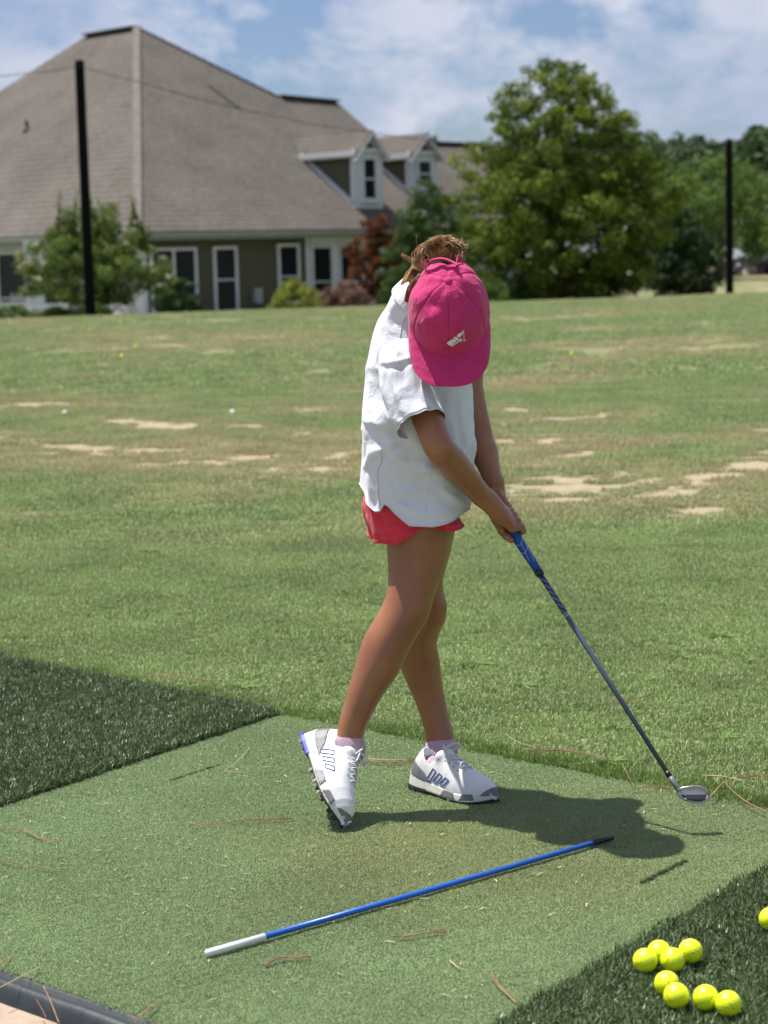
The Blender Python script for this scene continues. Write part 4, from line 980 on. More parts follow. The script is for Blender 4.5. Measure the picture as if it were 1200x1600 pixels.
def thumb(wrist, t0, side):
    p0 = mix(wrist, club(t0-.02), .45)+ey*side*(-.002)-ex*.006
    sk.chain([(p0, .0125), (around(t0-.020, side*radians(165), .0200), .0098), (around(t0-.002, side*radians(150), .0195), .0084), (around(t0+.012, side*radians(138), .0180), .0072)], .005)
hand(J['rw'], -.012, 1); thumb(J['rw'], -.006, 1)
hand(J['lw'], -.078, -1); thumb(J['lw'], -.070, -1)
body = sdf_obj(sk, 'body', m_skin, girl, smooth_iter=1)

# --- hair: roots on the scalp, gathered through the cap opening into a loose knot
m_hair = mat('brown_hair', (.15, .075, .030), .5, base2=(.60, .38, .17), vscale=42, spec=.5, stretch=(1, 1, 1))
m_hair.node_tree.nodes['Principled BSDF'].inputs['Anisotropic'].default_value = .5
r = np.random.default_rng(4); KN = H(-.118, .052); pm = PM()
def strand(pts, rad):
    c = cr_interp(pts, 12); pm.tube(c, [rad*(1-.6*abs(i/11-.4)) for i in range(12)], 4, caps=False)
for i in range(620):       # swept-back hair under and behind the cap
    a = pi/2+ (i/620)*pi*.6; a += r.normal(0, .03); el = r.uniform(-.75, .35)
    q = H(.092*cos(a)*cos(el)-.004, .012+.094*sin(el), .078*sin(a)*cos(el))
    m1 = H(-.098, .012+r.normal(0, .012), r.normal(0, .016)+.02*sin(a)); e = KN+hR*r.normal(0, .010)+hU*r.normal(0, .008)
    strand([q, q*.45+m1*.55+(q-HC)*.02, m1, e], r.uniform(.0010, .0019))
def lock(p0, p1, p2, p3, n, sp, rad=.0013):      # a coherent lock of strands through four points
    for i in range(n):
        o = r.normal(0, 1, 3); o2 = o*.5+r.normal(0, .8, 3)
        strand([p0+o*sp*.45, p1+o*sp, p2+(o*.6+o2*.5)*sp, p3+o2*sp*1.05], r.uniform(.6, 1.25)*rad)
Q = lambda x, y, Yd=4.47: P(x, y, Yd)
for a in [((668, 418), (655, 402), (668, 386), (690, 376)), ((676, 416), (668, 396), (680, 379), (702, 374)), ((684, 414), (680, 394), (692, 378), (712, 382)), ((690, 413), (690, 392), (702, 379), (720, 385)),
          ((697, 412), (698, 394), (709, 384), (722, 390)), ((702, 412), (706, 398), (714, 392), (719, 402)), ((664, 420), (652, 409), (657, 394), (672, 386)), ((680, 412), (674, 398), (676, 386), (684, 378)), ((694, 410), (694, 398), (700, 388), (708, 388))]:
    d_ = r.normal(0, .010)
    lock(Q(*a[0]), Q(*a[1], 4.49+d_), Q(*a[2], 4.50+d_), Q(*a[3], 4.47+d_), 110, .0048, .0010)
for a in [((637, 468), (634, 446), (648, 424), (674, 406)), ((641, 458), (637, 438), (652, 418), (680, 402)), ((636, 475), (631, 452), (640, 430), (664, 412)), ((645, 440), (644, 426), (658, 412), (684, 400))]:
    lock(Q(*a[0], 4.53), Q(*a[1], 4.53), Q(*a[2], 4.53), Q(*a[3], 4.53), 90, .0034)
lock(Q(655, 416, 4.52), Q(646, 410, 4.52), Q(638, 404, 4.52), Q(629, 399, 4.52), 30, .0018)
lock(Q(640, 462, 4.50), Q(637, 470, 4.49), Q(640, 452, 4.49), Q(650, 436, 4.5), 40, .0026)
for i in range(40):        # fly-aways
    a = r.uniform(.3, 2.9); b = Q(690+r.normal(0, 14), 390); d_ = np.array([cos(a), r.normal(0, .3), sin(a)])*r.uniform(.018, .034)
    strand([b, b+d_*.5, b+d_*.9+[.004, 0, 0], b+d_+[.008*r.normal(), 0, -.004]], .00055)
hair = pm.build('hair', m_hair, smooth=True, adoptto=girl); hair['label'] = 'sun-bleached brown hair knotted through the back of the cap'

# --- cap
m_capm = mat('pink_cotton', (.58, .036, .175), .8, base2=(.50, .030, .150), vscale=22, bump=.10, bscale=300, spec=.2, sheen=.12); add_bump(m_capm, 26, .006, .8, distortion=.6)
m_cap_in = m_capm

NA, NE = 288, 90
def crown_pt(a, e, off=0.):
    """a: angle from the forehead, e: 0 rim .. 1 button"""
    ce = np.cos(e*pi/2)**.82; se = np.sin(e*pi/2)**.95
    rf = np.where(np.cos(a) > 0, .104, .104); x = rf*np.cos(a)*ce; y = .086*np.sin(a)*ce
    z = -.022+.132*se + .010*np.maximum(np.cos(a), 0)*np.sin(np.minimum(e*1.5, 1)*pi)
    seam = np.abs(((a/(pi/3)+.5) % 1)-.5)                       # six panels with seams
    x = x*(1+.0); puff = .0024*np.sin(np.clip(seam*2, 0, 1)*pi/2)*ce - .0012 - .0026*np.exp(-(seam/.035)**2)*np.clip(ce*3, 0, 1)*(e > .05)
    nse = fbm(np.stack([x*34+9, y*34, z*24], -1), 3)-.5; wr = .0072*nse*np.clip(np.sin(e*pi*.95), 0, 1)**.7
    # soft crease that dents the front panels
    dent = -.0045*np.exp(-((e-.62)/.10)**2)*(.5+.5*np.cos(a-.5)) + .003*np.sin(a*7+e*9)*np.clip(e*(1-e)*4, 0, 1)*.6
    k = off+puff+wr+dent; l = np.sqrt((x/.104)**2+(y/.086)**2+((z+.022)/.132)**2)+1e-6
    n = np.stack([x/.104, y/.086, (z+.022)/.132], -1)/l[..., None]
    q = np.stack([x, y, z], -1)+n*k[..., None]
    return HC+q[..., :1]*hF+q[..., 2:]*hU+q[..., 1:2]*hR
aa, ee = np.meshgrid(np.linspace(0, 2*pi, NA, endpoint=False), np.linspace(0, .985, NE))
cp = crown_pt(aa, ee); idx = np.arange(NA*NE).reshape(NE, NA); fs = []
def hole(a, e):   # opening at the back: rounded slot between rim strap and button
    return ((a-pi)/.52)**2+((e-.40)/.36)**2 < 1
for i in range(NE-1):
    for j in range(NA):
        if hole(aa[i, j]+pi/NA, ee[i, 0]+.5/NE): continue
        fs.append((int(idx[i, j]), int(idx[i, (j+1) % NA]), int(idx[i+1, (j+1) % NA]), int(idx[i+1, j])))
tv = len(cp.reshape(-1, 3)); vv_ = np.concatenate([cp.reshape(-1, 3), crown_pt(np.array([0.]), np.array([1.]))]); fs += [(int(idx[-1, j]), int(idx[-1, (j+1) % NA]), tv) for j in range(NA)]
capo = mesh_obj('cap', vv_, fs, m_capm, None, smooth=True); md = capo.modifiers.new('cloth', 'SOLIDIFY'); md.thickness = .0018; md.offset = -1
adopt(capo, girl); capo['label'] = 'bright pink cotton cap with a white stitched golfer motif'
# brim
nb_a, nb_r = 61, 22; bp_ = np.zeros((nb_r, nb_a, 3))
for i in range(nb_r):
    t = i/(nb_r-1)
    for j in range(nb_a):
        a = (j/(nb_a-1)-.5)*2; th = a*1.50
        x0, y0 = .104*cos(th), .086*sin(th); ph = a*pi/2
        x1 = .010+.164*max(0., cos(ph))**.62; y1 = .0885*np.sign(a)*abs(sin(ph))**.80
        x = x0+(x1-x0)*t; y = y0*(1-t)+y1*t
        z = -.020-.016*t-1.9*y*y*t + .0005*sin(y*130)*t
        bp_[i, j] = H(x, z, y)
ib = np.arange(nb_r*nb_a).reshape(nb_r, nb_a); fb = np.stack([ib[:-1, :-1], ib[:-1, 1:], ib[1:, 1:], ib[1:, :-1]], -1).reshape(-1, 4)
brim = mesh_obj('brim', bp_.reshape(-1, 3), fb, m_capm, None, smooth=True); md = brim.modifiers.new('thick', 'SOLIDIFY'); md.thickness = .003; md.offset = 0
md = brim.modifiers.new('b', 'BEVEL'); md.width = .001; md.segments = 2
adopt(brim, capo)
# brim stitching rows, button, panel seams
m_seam = mat('pink_stitching', (.50, .02, .16), .8)
pm = PM()
for t in (.25, .5, .75, .93):
    row = cr_interp(bp_, 41)[int(t*40)]; pm.tube([q+hU*.0016 for q in row[3:-3]], .00035, 4)
adopt(pm.build('stitching', m_seam), brim)
pm = PM(); bq = crown_pt(np.array([0.]), np.array([1.]))[0]
for k in range(4): pass
pm.tube([bq-hU*.001, bq+hU*.002, bq+hU*.0045, bq+hU*.0058], [.0088, .0092, .0070, .002], 14); adopt(pm.build('button', m_capm, smooth=True), capo)
pm = PM()
for s_ in range(6):
    a = s_*pi/3
    es = np.linspace(.02 if s_ != 3 else .78, .96, 30); pts = crown_pt(np.full(30, a), es, .0009); pm.tube(list(pts), .0014, 5)
    for o_ in (-.035, .035): pts = crown_pt(np.full(30, a)+o_/np.maximum(np.cos(es*pi/2), .12), es, .0006); pm.tube(list(pts), .0004, 4)
adopt(pm.build('panel_seam', m_capm, smooth=True), capo)
pm = PM(); al = np.linspace(-1.25, 1.25, 40); pm.tube(list(crown_pt(al, np.full(40, .03), .0008)), .0007, 4)
adopt(pm.build('brim_seam', m_seam), capo)
# opening edge binding and the two strap tails
ha = np.linspace(0, 2*pi, 40); hp = crown_pt(pi+.54*np.cos(ha), np.clip(.40+.375*np.sin(ha), .01, .99), .001); pm = PM(); pm.tube(list(hp), .0022, 6)
adopt(pm.build('opening_binding', m_capm, smooth=True), capo)
pm = PM(); al = np.linspace(pi-.75, pi+.75, 16)
lo_, hi_ = crown_pt(al, np.full(16, .015), .004), crown_pt(al, np.full(16, .13), .005)
lo_ = lo_-hF*.004; hi_ = hi_-hF*.004; pm.add(list(lo_)+list(hi_), [(i, i+1, 17+i, 16+i) for i in range(15)])
o = pm.build('strap', m_capm, smooth=True); md = o.modifiers.new('t', 'SOLIDIFY'); md.thickness = .0025; adopt(o, capo)
def ribbon(name, pts, wv, m, par):
    c = cr_interp(pts, 14); wv = np.array(wv); pm = PM(); pm.add([q-wv for q in c]+[q+wv for q in c], [(i, i+1, 15+i, 14+i) for i in range(13)])
    o = pm.build(name, m, smooth=True); md = o.modifiers.new('t', 'SOLIDIFY'); md.thickness = .0018; adopt(o, par); return o
ribbon('strap_tail', [P(664, 422, 4.405), P(672, 407, 4.395), P(690, 403, 4.390), P(706, 408, 4.385), P(716, 414, 4.375)], hU*.0035+hR*.001+hF*.004, m_capm, capo)
ribbon('strap_tail', [P(660, 420, 4.415), P(661, 409, 4.415), P(668, 405, 4.405), P(680, 409, 4.395)], hF*.005+UPZ*.004, m_capm, capo)
ribbon('strap_tail', [P(712, 414, 4.385), P(714, 404, 4.405), P(718, 400, 4.415), P(724, 411, 4.415)], hF*.003+UPZ*.006, m_capm, capo)
# white embroidered golfer motif, raised thread on the front panel
m_thr = mat('white_thread', (.78, .76, .76), .7)
def on_crown(px, py, off=.0016):
    """point on the crown under a motif drawing coordinate"""
    d = unit(ray(px, py)); best = None
    for it in range(1):
        pass
    A_, E_ = np.meshgrid(np.linspace(-.6, .6, 90), np.linspace(.02, .6, 90)); q = crown_pt(A_, E_, off); v = q-CAMP; t = v@d; dist = np.linalg.norm(v-t[..., None]*d, axis=-1); i = np.unravel_index(np.argmin(dist), dist.shape); return q[i]
mc = on_crown(715, 528); mn = unit(mc-HC); mxv = unit(cR-mn*(cR@mn)); myv = unit(np.cross(mn, mxv)); myv = myv if myv@cU > 0 else -myv
def MP(x, y): return mc+mxv*x+myv*y+mn*(.0022-.9*(x*x+y*y)/.2)
S_ = .00040
def motif(name, pts): 
    pm = PM(); c = [MP((x-57)*S_, (52-y)*S_) for x, y in pts]; pm.prism(c, mn*.0010); o = pm.build(name, m_thr); return o
torso_ = [(0, 80), (6, 92), (16, 97), (26, 93), (36, 80), (50, 68), (46, 58), (38, 54), (26, 56), (10, 66)]
mt = motif('motif', torso_); adopt(mt, capo); mt['label'] = 'white stitched crouching golfer motif'
for pts in ([(30, 50), (42, 52), (52, 62), (62, 60), (58, 48), (48, 40), (38, 42)], [(52, 36), (56, 24), (66, 16), (78, 12), (84, 18), (84, 26), (76, 32), (74, 40), (64, 44), (56, 42)], [(64, 14), (72, 6), (84, 8), (86, 14), (76, 10)],
            [(66, 52), (78, 56), (82, 60), (70, 66), (54, 72), (52, 68), (66, 60)], [(87, 4), (90, 4), (92, 66), (89, 66)], [(88, 66), (101, 68), (101, 73), (89, 71)],
            [(20, 98), (32, 92), (48, 78), (60, 72), (62, 76), (48, 86), (38, 96), (32, 102), (22, 102)], [(66, 68), (76, 70), (80, 66), (82, 70), (74, 75), (64, 73)]):
    adopt(motif('motif_stitch', pts), mt)
# white stitched under-lap lines are left to the bump of the cloth

# --- shirt
m_shirt = mat('white_cotton', (.74, .76, .83), .85, base2=(.69, .71, .79), vscale=5, bump=.22, bscale=420, spec=.15, sheen=.15); add_bump(m_shirt, 13, .010, .9, stretch=(1.0, 1, .75), distortion=1.2, detail=4)
_b = m_shirt.node_tree; 
def hrow(y, xl, xr, Yc, hd_, e=2.4, n=144):
    l = P(xl, y, Yc); r_ = P(xr, y, Yc); c = (l+r_)/2; c = np.array([c[0], Yc, c[2]]); return ring(c, np.array([(r_-l)[0]/2, 0, 0]), np.array([0, hd_, 0]), n, e)
# neck opening ring, tilted
Nc = P(664, 470, 4.555); nn_ = unit(np.array([.50, -.38, .78])); na = unit(np.array([1, 0, 0])-nn_*nn_[0]); nb2 = np.cross(nn_, na); nb2 = nb2 if nb2[1] > 0 else -nb2
neck = ring(Nc, na*.060, nb2*.058, 144, 2.0)
neck2 = ring(Nc-nn_*.012, na*.070, nb2*.068, 144, 2.0)
rows_ = [neck, neck2, hrow(500, 589, 726, 4.615, .110, 2.2), hrow(540, 575, 736, 4.635, .150, 2.3), hrow(575, 569, 738, 4.64, .152), hrow(610, 566, 738, 4.64, .146),
         hrow(650, 562, 741, 4.625, .142), hrow(690, 561, 744, 4.63, .140), hrow(730, 559, 743, 4.635, .142), hrow(765, 560, 741, 4.64, .148), hrow(800, 563, 734, 4.64, .155), hrow(818, 567, 729, 4.64, .158)]
# the tilted rings blend with the flat ones by angle; last rows are cut to the curved hem
sh = cr_interp(rows_, 190)
th = np.degrees(np.linspace(0, 2*pi, 144, endpoint=False))
hem_px = np.interp(th, [0, 60, 95, 120, 180, 205, 226, 233, 238, 244, 265, 284, 325, 345, 360], [808, 812, 800, 770, 766, 785, 799, 797, 786, 792, 818, 821, 814, 808, 808])
zs = sh[..., 2]; iz0 = 95
ztopr = sh[iz0, :, 2]; hemz = np.array([P(650, y-10, 4.64)[2] for y in hem_px])
zb0 = sh[-1, :, 2]
for j in range(144):
    f = (sh[iz0, j, 2]-sh[iz0:, j, 2])/(sh[iz0, j, 2]-zb0[j]); tgt = sh[iz0, j, 2]-f*(sh[iz0, j, 2]-hemz[j])
    for c_ in (0, 1): sh[iz0:, j, c_] = np.interp(-tgt, -sh[iz0:, j, 2], sh[iz0:, j, c_])
    sh[iz0:, j, 2] = tgt
def creases(r, lst, near=4.62):
    """cloth creases: each a raised fold with a hollow beside it, laid between two measured points"""
    q = r-CAMP; c = q@cF; px = 600+FPX*(q@cR)/c; py = 800-FPX*(q@cU)/c; d = np.zeros(r.shape[:2])
    for x0, y0, x1, y1, w_, h_ in lst:
        a = np.array([x0, y0], float); ab = np.array([x1-x0, y1-y0], float); L = np.hypot(*ab); u = ab/L; n_ = np.array([-u[1], u[0]])
        t = ((px-a[0])*u[0]+(py-a[1])*u[1])/L; s = ((px-a[0])*n_[0]+(py-a[1])*n_[1])-2.5*np.sin(t*5)
        d += h_*np.exp(-(s/w_)**2)*np.exp(-np.clip(np.abs(t-.5)-.32, 0, 9)**2*18)-.7*h_*np.exp(-((s-1.9*w_)/w_)**2)*np.exp(-np.clip(np.abs(t-.5)-.32, 0, 9)**2*18)
    return d*(r[..., 1] < near)
SHIRT_FOLDS = [(584, 640, 612, 704, 6, .0085), (598, 702, 626, 688, 4, .0075), (602, 706, 632, 724, 4, .0075), (606, 768, 668, 771, 4.5, .0060), (612, 782, 650, 800, 5, .0055), (572, 600, 568, 690, 6, .006),
               (580, 700, 574, 780, 6, .007), (592, 720, 590, 790, 5, .006), (640, 690, 700, 720, 7, .0055), (650, 740, 712, 716, 5, .006), (705, 610, 712, 690, 7, .006), (722, 620, 730, 700, 6, .006), (690, 760, 726, 790, 6, .006),
               (600, 500, 585, 560, 7, .006), (618, 470, 600, 540, 6, .005), (625, 660, 660, 700, 6, .006), (560, 730, 600, 700, 6, .005), (640, 800, 700, 806, 5, .0045), (565, 650, 600, 670, 6, .005)]
def folds(r):
    x, y, z = r[..., 0], r[..., 1], r[..., 2]
    kz = sstep(1.12, 1.02, z)
    a = np.arctan2(y-4.62, x-.065)
    n1 = fbm(np.stack([x*9+z*4, y*9, z*5-x*5], -1), 3)-.5
    rid = 1-2*np.abs(fbm(np.stack([x*4+z*8+3, y*4, z*6-x*6], -1), 2)-.5)*2.0
    rid2 = 1-2*np.abs(fbm(np.stack([x*4-z*8+8, y*4+4, z*9+x*5], -1), 2)-.5)*2.0
    low = sstep(.86, .70, z)
    flare = .0045*np.sin(a*5+1.0)*low-.004*low
    return creases(r, SHIRT_FOLDS)-.006*kz+kz*(.013*n1+.005*np.clip(rid, -.6, 1)**3+.005*np.clip(rid2, -1, 1)**3*sstep(1.0, .85, z))+flare
sh = displace(sh, folds)
shirt = loft('shirt', sh, m_shirt, girl, .0016)
shirt['label'] = 'loose white short-sleeved polo shirt with a curved vented hem'
# hem, vent and shoulder stitching ride on the shirt surface
def on_shirt(path, rad, name, off=.0012):
    pm = PM(); c = sh.mean(1)
    pts = []
    for i, j in path:
        i = int(np.clip(i, 0, 189)); j = int(j) % 144; q = sh[i, j]; o_ = q-c[i]; o_[2] = 0; pts.append(q+unit(o_)*off)
    pm.tube(pts, rad, 5); return adopt(pm.build(name, m_shirt, smooth=True), shirt)
on_shirt([(186, j) for j in range(0, 145)], .0009, 'hem_stitch')
on_shirt([(i, 94-(i-140)*.02) for i in range(128, 188)], .0011, 'side_seam')
on_shirt([(i, 250/2.5-(i-20)*.03) for i in range(24, 62)], .0008, 'shoulder_seam')
# collar: fold of cloth round the neck
cr_ = []
for h_, ra in ((-.016, .076), (-.004, .0735), (.012, .069), (.024, .064), (.029, .0605), (.027, .057), (.012, .056), (-.004, .056)):
    cr_.append(ring(Nc+nn_*h_, na*ra, nb2*ra*.97, 96, 2.0))
col = cr_interp(cr_, 30); col = displace(col, lambda r: .003*(fbm(r*22, 2)-.5)); loft('collar', col, m_shirt, None, .001); cob = bpy.context.scene.objects['collar']; adopt(cob, shirt)
# sleeves
def sleeve(c, name, n=144, amp=.008, seed=0):
    rr = []
    for i, (p, ra, rb_) in enumerate(c):
        p0 = c[max(i-1, 0)][0]; p1 = c[min(i+1, len(c)-1)][0]; t = unit(np.array(p1)-np.array(p0)); x = unit(cR-t*(cR@t)); y = np.cross(t, x); rr.append(ring(p, x*ra, y*rb_, n, 2.1))
    g = cr_interp(rr, 90); g = displace(g, lambda r: creases(r, [(598, 570, 612, 655, 5, .0065), (612, 575, 640, 668, 6, .005), (640, 560, 668, 655, 7, .006), (600, 640, 632, 668, 5, .005), (660, 600, 686, 650, 5, .005), (596, 566, 650, 562, 4, .005)], 4.52)+amp*(fbm(r*[11, 11, 7]+seed, 3)-.5)*1.5+.0035*np.clip(1-2*np.abs(fbm(np.stack([r[..., 0]*8+r[..., 2]*10, r[..., 1]*8, r[..., 2]*6-r[..., 0]*8], -1), 2)-.5)*2.2, -1, 1)**3)
    o = loft(name, g, m_shirt, None, .0016); adopt(o, shirt); 
    pm = PM(); ce = g[-4].mean(0); pm.tube([q+unit(q-ce)*.001 for q in g[-5]]+[g[-5][0]], .0008, 5); adopt(pm.build('sleeve_hem_stitch', m_shirt, smooth=True), o); return o
sleeve([(P(640, 535, 4.575), .036, .046), (P(636, 556, 4.545), .058, .060), (P(634, 580, 4.52), .0615, .062), (P(638, 610, 4.50), .0600, .062), (P(648, 640, 4.475), .0585, .061), (P(658, 664, 4.455), .0575, .060)], 'sleeve')
sleeve([(P(690, 540, 4.70), .035, .045), (P(704, 550, 4.72), .044, .05), (P(714, 562, 4.725), .044, .05), (P(720, 574, 4.72), .043, .05), (P(724, 582, 4.715), .042, .05)], 'sleeve', seed=5)

# --- shorts
m_shorts = mat('coral_red_cotton', (.80, .050, .095), .75, base2=(.64, .033, .065), vscale=8, bump=.2, bscale=380, spec=.2, sheen=.15)
add_bump(m_shorts, 16, .007, .8, distortion=1.0)
pel = [hrow(745, 582, 712, 4.64, .115, 2.2, 120), hrow(775, 568, 714, 4.645, .125, 2.2, 120), hrow(800, 570, 716, 4.65, .130, 2.2, 120), hrow(815, 574, 717, 4.65, .132, 2.2, 120)]
pg = displace(cr_interp(pel, 36), lambda r: .006*(fbm(r*14, 3)-.5)); shorts = loft('shorts', pg, m_shorts, girl, .0016)
shorts['label'] = 'coral red running shorts with petal side vents'
def leg_of(name, rowsL, hem, n=120, seed=0):
    g = cr_interp([hrow(y, a, b, Yc, d, 2.1, n) for y, a, b, Yc, d in rowsL], 50); t = np.degrees(np.linspace(0, 2*pi, n, endpoint=False))
    hz = np.array([P(650, y-4, rowsL[-1][3])[2] for y in np.interp(t, *hem)]); i0 = 8
    for j in range(n):
        f = (g[i0, j, 2]-g[i0:, j, 2])/(g[i0, j, 2]-g[-1, j, 2]); tg = g[i0, j, 2]-f*(g[i0, j, 2]-hz[j])
        for c_ in (0, 1): g[i0:, j, c_] = np.interp(-tg, -g[i0:, j, 2], g[i0:, j, c_])
        g[i0:, j, 2] = tg
    g = displace(g, lambda r: .0045*np.sin(np.arctan2(r[..., 1]-4.6, r[..., 0]-.07)*6+seed)*sstep(.66, .60, r[..., 2])+.008*(fbm(r*13+seed, 3)-.5)+creases(r, [(582, 792, 600, 845, 5, .007), (600, 830, 655, 806, 5, .006), (572, 800, 586, 840, 4, .005), (620, 800, 660, 824, 5, .004), (690, 815, 722, 826, 5, .005)]))
    o = loft(name, g, m_shorts, None, .0016); adopt(o, shorts)
    pm = PM(); pm.tube([q+unit((q-g[-5].mean(0))*[1, 1, 0])*.0012 for q in g[-5]]+[g[-5][0]], .0009, 5); adopt(pm.build('shorts_hem_stitch', m_shorts, smooth=True), o)
    return o
leg_of('shorts_leg', [(785, 570, 712, 4.63, .095), (805, 572, 717, 4.62, .10), (825, 580, 724, 4.61, .100), (852, 588, 729, 4.60, .098)],
       ([0, 60, 120, 180, 205, 232, 255, 276, 283, 292, 315, 340, 360], [829, 838, 848, 850, 848, 848, 838, 822, 817, 824, 831, 830, 829]))
leg_of('shorts_leg', [(785, 566, 708, 4.70, .08), (805, 568, 712, 4.715, .085), (825, 574, 720, 4.725, .088), (850, 578, 716, 4.73, .088)],
       ([0, 90, 180, 230, 300, 360], [826, 830, 841, 843, 828, 826]), seed=2)
# --- shoes
m_leather = mat('white_leather', (.74, .745, .75), .42, base2=(.66, .67, .68), vscale=9, bump=.06, bscale=90, spec=.4)
m_mid = mat('white_foam', (.76, .755, .73), .55, base2=(.60, .58, .52), vscale=16, spec=.3)
m_grey = mat('grey_panel', (.155, .155, .165), .55, base2=(.20, .20, .215), vscale=60)
m_blue = mat('blue_print', (.025, .06, .40), .5)
m_sole = mat('dark_sole', (.03, .032, .04), .6)
m_bsole = mat('blue_rubber', (.02, .04, .36), .45)
m_sock = mat('lilac_sock', (.55, .40, .47), .9, base2=(.46, .32, .40), vscale=120, bump=.5, bscale=500)
m_lace = mat('white_lace', (.72, .72, .74), .8, bump=.3, bscale=900)
m_spike = mat('pale_spike', (.55, .52, .40), .5)
LX = .228
def prof(x, xs, ys): return np.interp(x, xs, ys)
_xs = np.array([-.006, -.004, .0, .01, .03, .06, .09, .12, .15, .175, .20, .215, .225, .230])
_w = np.array([.004, .014, .021, .0275, .031, .0300, .0315, .037, .0415, .0405, .0345, .026, .014, .003])
_yc = np.array([0, 0, 0, 0, 0, -.001, -.002, -.001, .001, .003, .006, .008, .009, .009])
_ht = np.array([.02, .05, .062, .076, .076, .070, .080, .072, .057, .048, .038, .029, .018, .009])
def toe_spring(x): return .010*np.clip((x-.16)/.07, 0, 1)**2
def upper_fn(X):
    x, y, z = X[..., 0], X[..., 1], X[..., 2]; x = x-.34*np.clip(z-.03, 0, .06)*np.clip(1-x/.09, 0, 1); w = prof(x, _xs, _w); h = prof(x, _xs, _ht); zz = z-.014-toe_spring(x)
    yn = (y-prof(x, _xs, _yc))/w; zn = np.clip(zz, -.02, None)/h
    e = (np.abs(yn)**2.3+np.abs(zn)**2.0)**(1/2.15); d = (e-1)*np.minimum(w, h)
    return np.maximum(d, -(zz+.006))
def grid_fn(fn, lo, hi, vox):
    s = SDF(lo, hi, vox); sl, X = s.reg(lo, s.lo+s.v*(s.n-1)); s.d[sl] = fn(X)[:s.d.shape[0], :s.d.shape[1], :s.d.shape[2]]; return s
LO, HI = np.array([-.014, -.052, -.004]), np.array([.242, .056, .112])
def ankle_cut(X):     # collar opening
    a = np.array([.060, 0, .066]); b = np.array([.062, 0, .13]); ab = b-a; t = np.clip(((X-a)@ab)/(ab@ab), 0, 1); q = X-a-t[..., None]*ab
    return np.sqrt((q[..., 0]/1.35)**2+(q[..., 1]*1.12)**2+q[..., 2]**2)-.0245
def upper_d(X):
    d = upper_fn(X); tongue = np.linalg.norm((X-[.088, 0, .085])*[1, .55, 1.0], axis=-1)-.012
    d = np.minimum(d, tongue) if False else -np.log(np.exp(-np.clip(d, -.1, .1)*220)+np.exp(-np.clip(tongue, -.1, .1)*220))/220
    return np.maximum(d, -ankle_cut(X))
_cache = {}
def base_grids():
    if _cache: return _cache
    s = SDF(LO, HI, .0017); sl, X = s.reg(LO, s.lo+s.v*(s.n-1)); _cache['s'] = s; _cache['X'] = X[:s.n[0], :s.n[1], :s.n[2]]; _cache['u'] = upper_d(_cache['X']); return _cache
def panel(region, off):
    c = base_grids(); s = SDF(LO, HI, .0017); s.d = np.maximum(np.maximum(c['u']-off, -(c['u']+.003)), region(c['X'])).astype(np.float32); return s.mesh()
def mid_fn(X):
    x, y, z = X[..., 0], X[..., 1], X[..., 2]; w = prof(x, _xs, _w)+.0035; hh = .030-.010*np.clip(x/.15, 0, 1)+.006*np.clip((.04-x)/.04, 0, 1); t0 = toe_spring(x); w = w-.0035*np.clip((z-.008)/.02, 0, 1)
    dy = np.abs(y-prof(x, _xs, _yc))-w; dz = np.maximum(z-t0-hh, t0+.004-z); wave = .0012*np.sin(z*420)*0
    return np.maximum(dy, dz)+0*wave
def grid_side():      # grey inserts in the flank of the sole
    c = base_grids(); s = SDF(LO, HI, .0017); X = c['X']; d = mid_fn(X); r_ = np.minimum(quadreg([(.112, .006), (.160, .006), (.152, .024), (.122, .021)])(X), quadreg([(.170, .007), (.206, .012), (.198, .026), (.176, .022)])(X))
    s.d = np.maximum(np.maximum(d-.0014, -(d+.003)), r_).astype(np.float32); return s.mesh()
def quadreg(pts):       # convex polygon in x-z, inside negative
    c = np.mean(pts, 0)
    def f(X):
        d = None
        for i in range(len(pts)):
            a = np.array(pts[i]); b = np.array(pts[(i+1) % len(pts)]); n = np.array([(b-a)[1], -(b-a)[0]]); n = n/np.linalg.norm(n); n = n if (c-a)@n < 0 else -n
            q = (X[..., 0]-a[0])*n[0]+(X[..., 2]-a[1])*n[1]; d = q if d is None else np.maximum(d, q)
        return d
    return f
SHOE = {}
def shoe_meshes():
    if SHOE: return SHOE
    c = base_grids(); s = SDF(LO, HI, .0017); s.d = c['u'].astype(np.float32); SHOE['upper'] = s.mesh()
    s = SDF(LO, HI, .0017); s.d = mid_fn(c['X']).astype(np.float32); SHOE['midsole'] = s.mesh()
    def outs(X):
        x, y, z = X[..., 0], X[..., 1], X[..., 2]; w = prof(x, _xs, _w)+.0025; t0 = toe_spring(x); return np.maximum(np.abs(y-prof(x, _xs, _yc))-w, np.maximum(z-t0-.0055, t0+.0-z))
    d = outs(c['X']); s = SDF(LO, HI, .0017); s.d = np.maximum(d, .055-c['X'][..., 0]).astype(np.float32); SHOE['outsole'] = s.mesh()
    s = SDF(LO, HI, .0017); X_ = c['X']; s.d = np.maximum(np.maximum(np.abs(X_[..., 1]-prof(X_[..., 0], _xs, _yc))-prof(X_[..., 0]+.004, _xs, _w)-.004, np.maximum(X_[..., 2]-.0085, -.003-X_[..., 2])), X_[..., 0]-.062).astype(np.float32); SHOE['heel_sole'] = s.mesh()
    SHOE['heel_panel'] = panel(lambda X: quadreg([(-.004, .034), (.050, .024), (.100, .022), (.050, .046), (.022, .068), (-.002, .066)])(X), .0016)
    SHOE['toe_panel'] = panel(lambda X: np.maximum(.208-X[..., 0]+.9*np.clip(X[..., 2]-.020, 0, 1), X[..., 2]-.040), .0012)
    SHOE['side_panel'] = grid_side()
    return SHOE
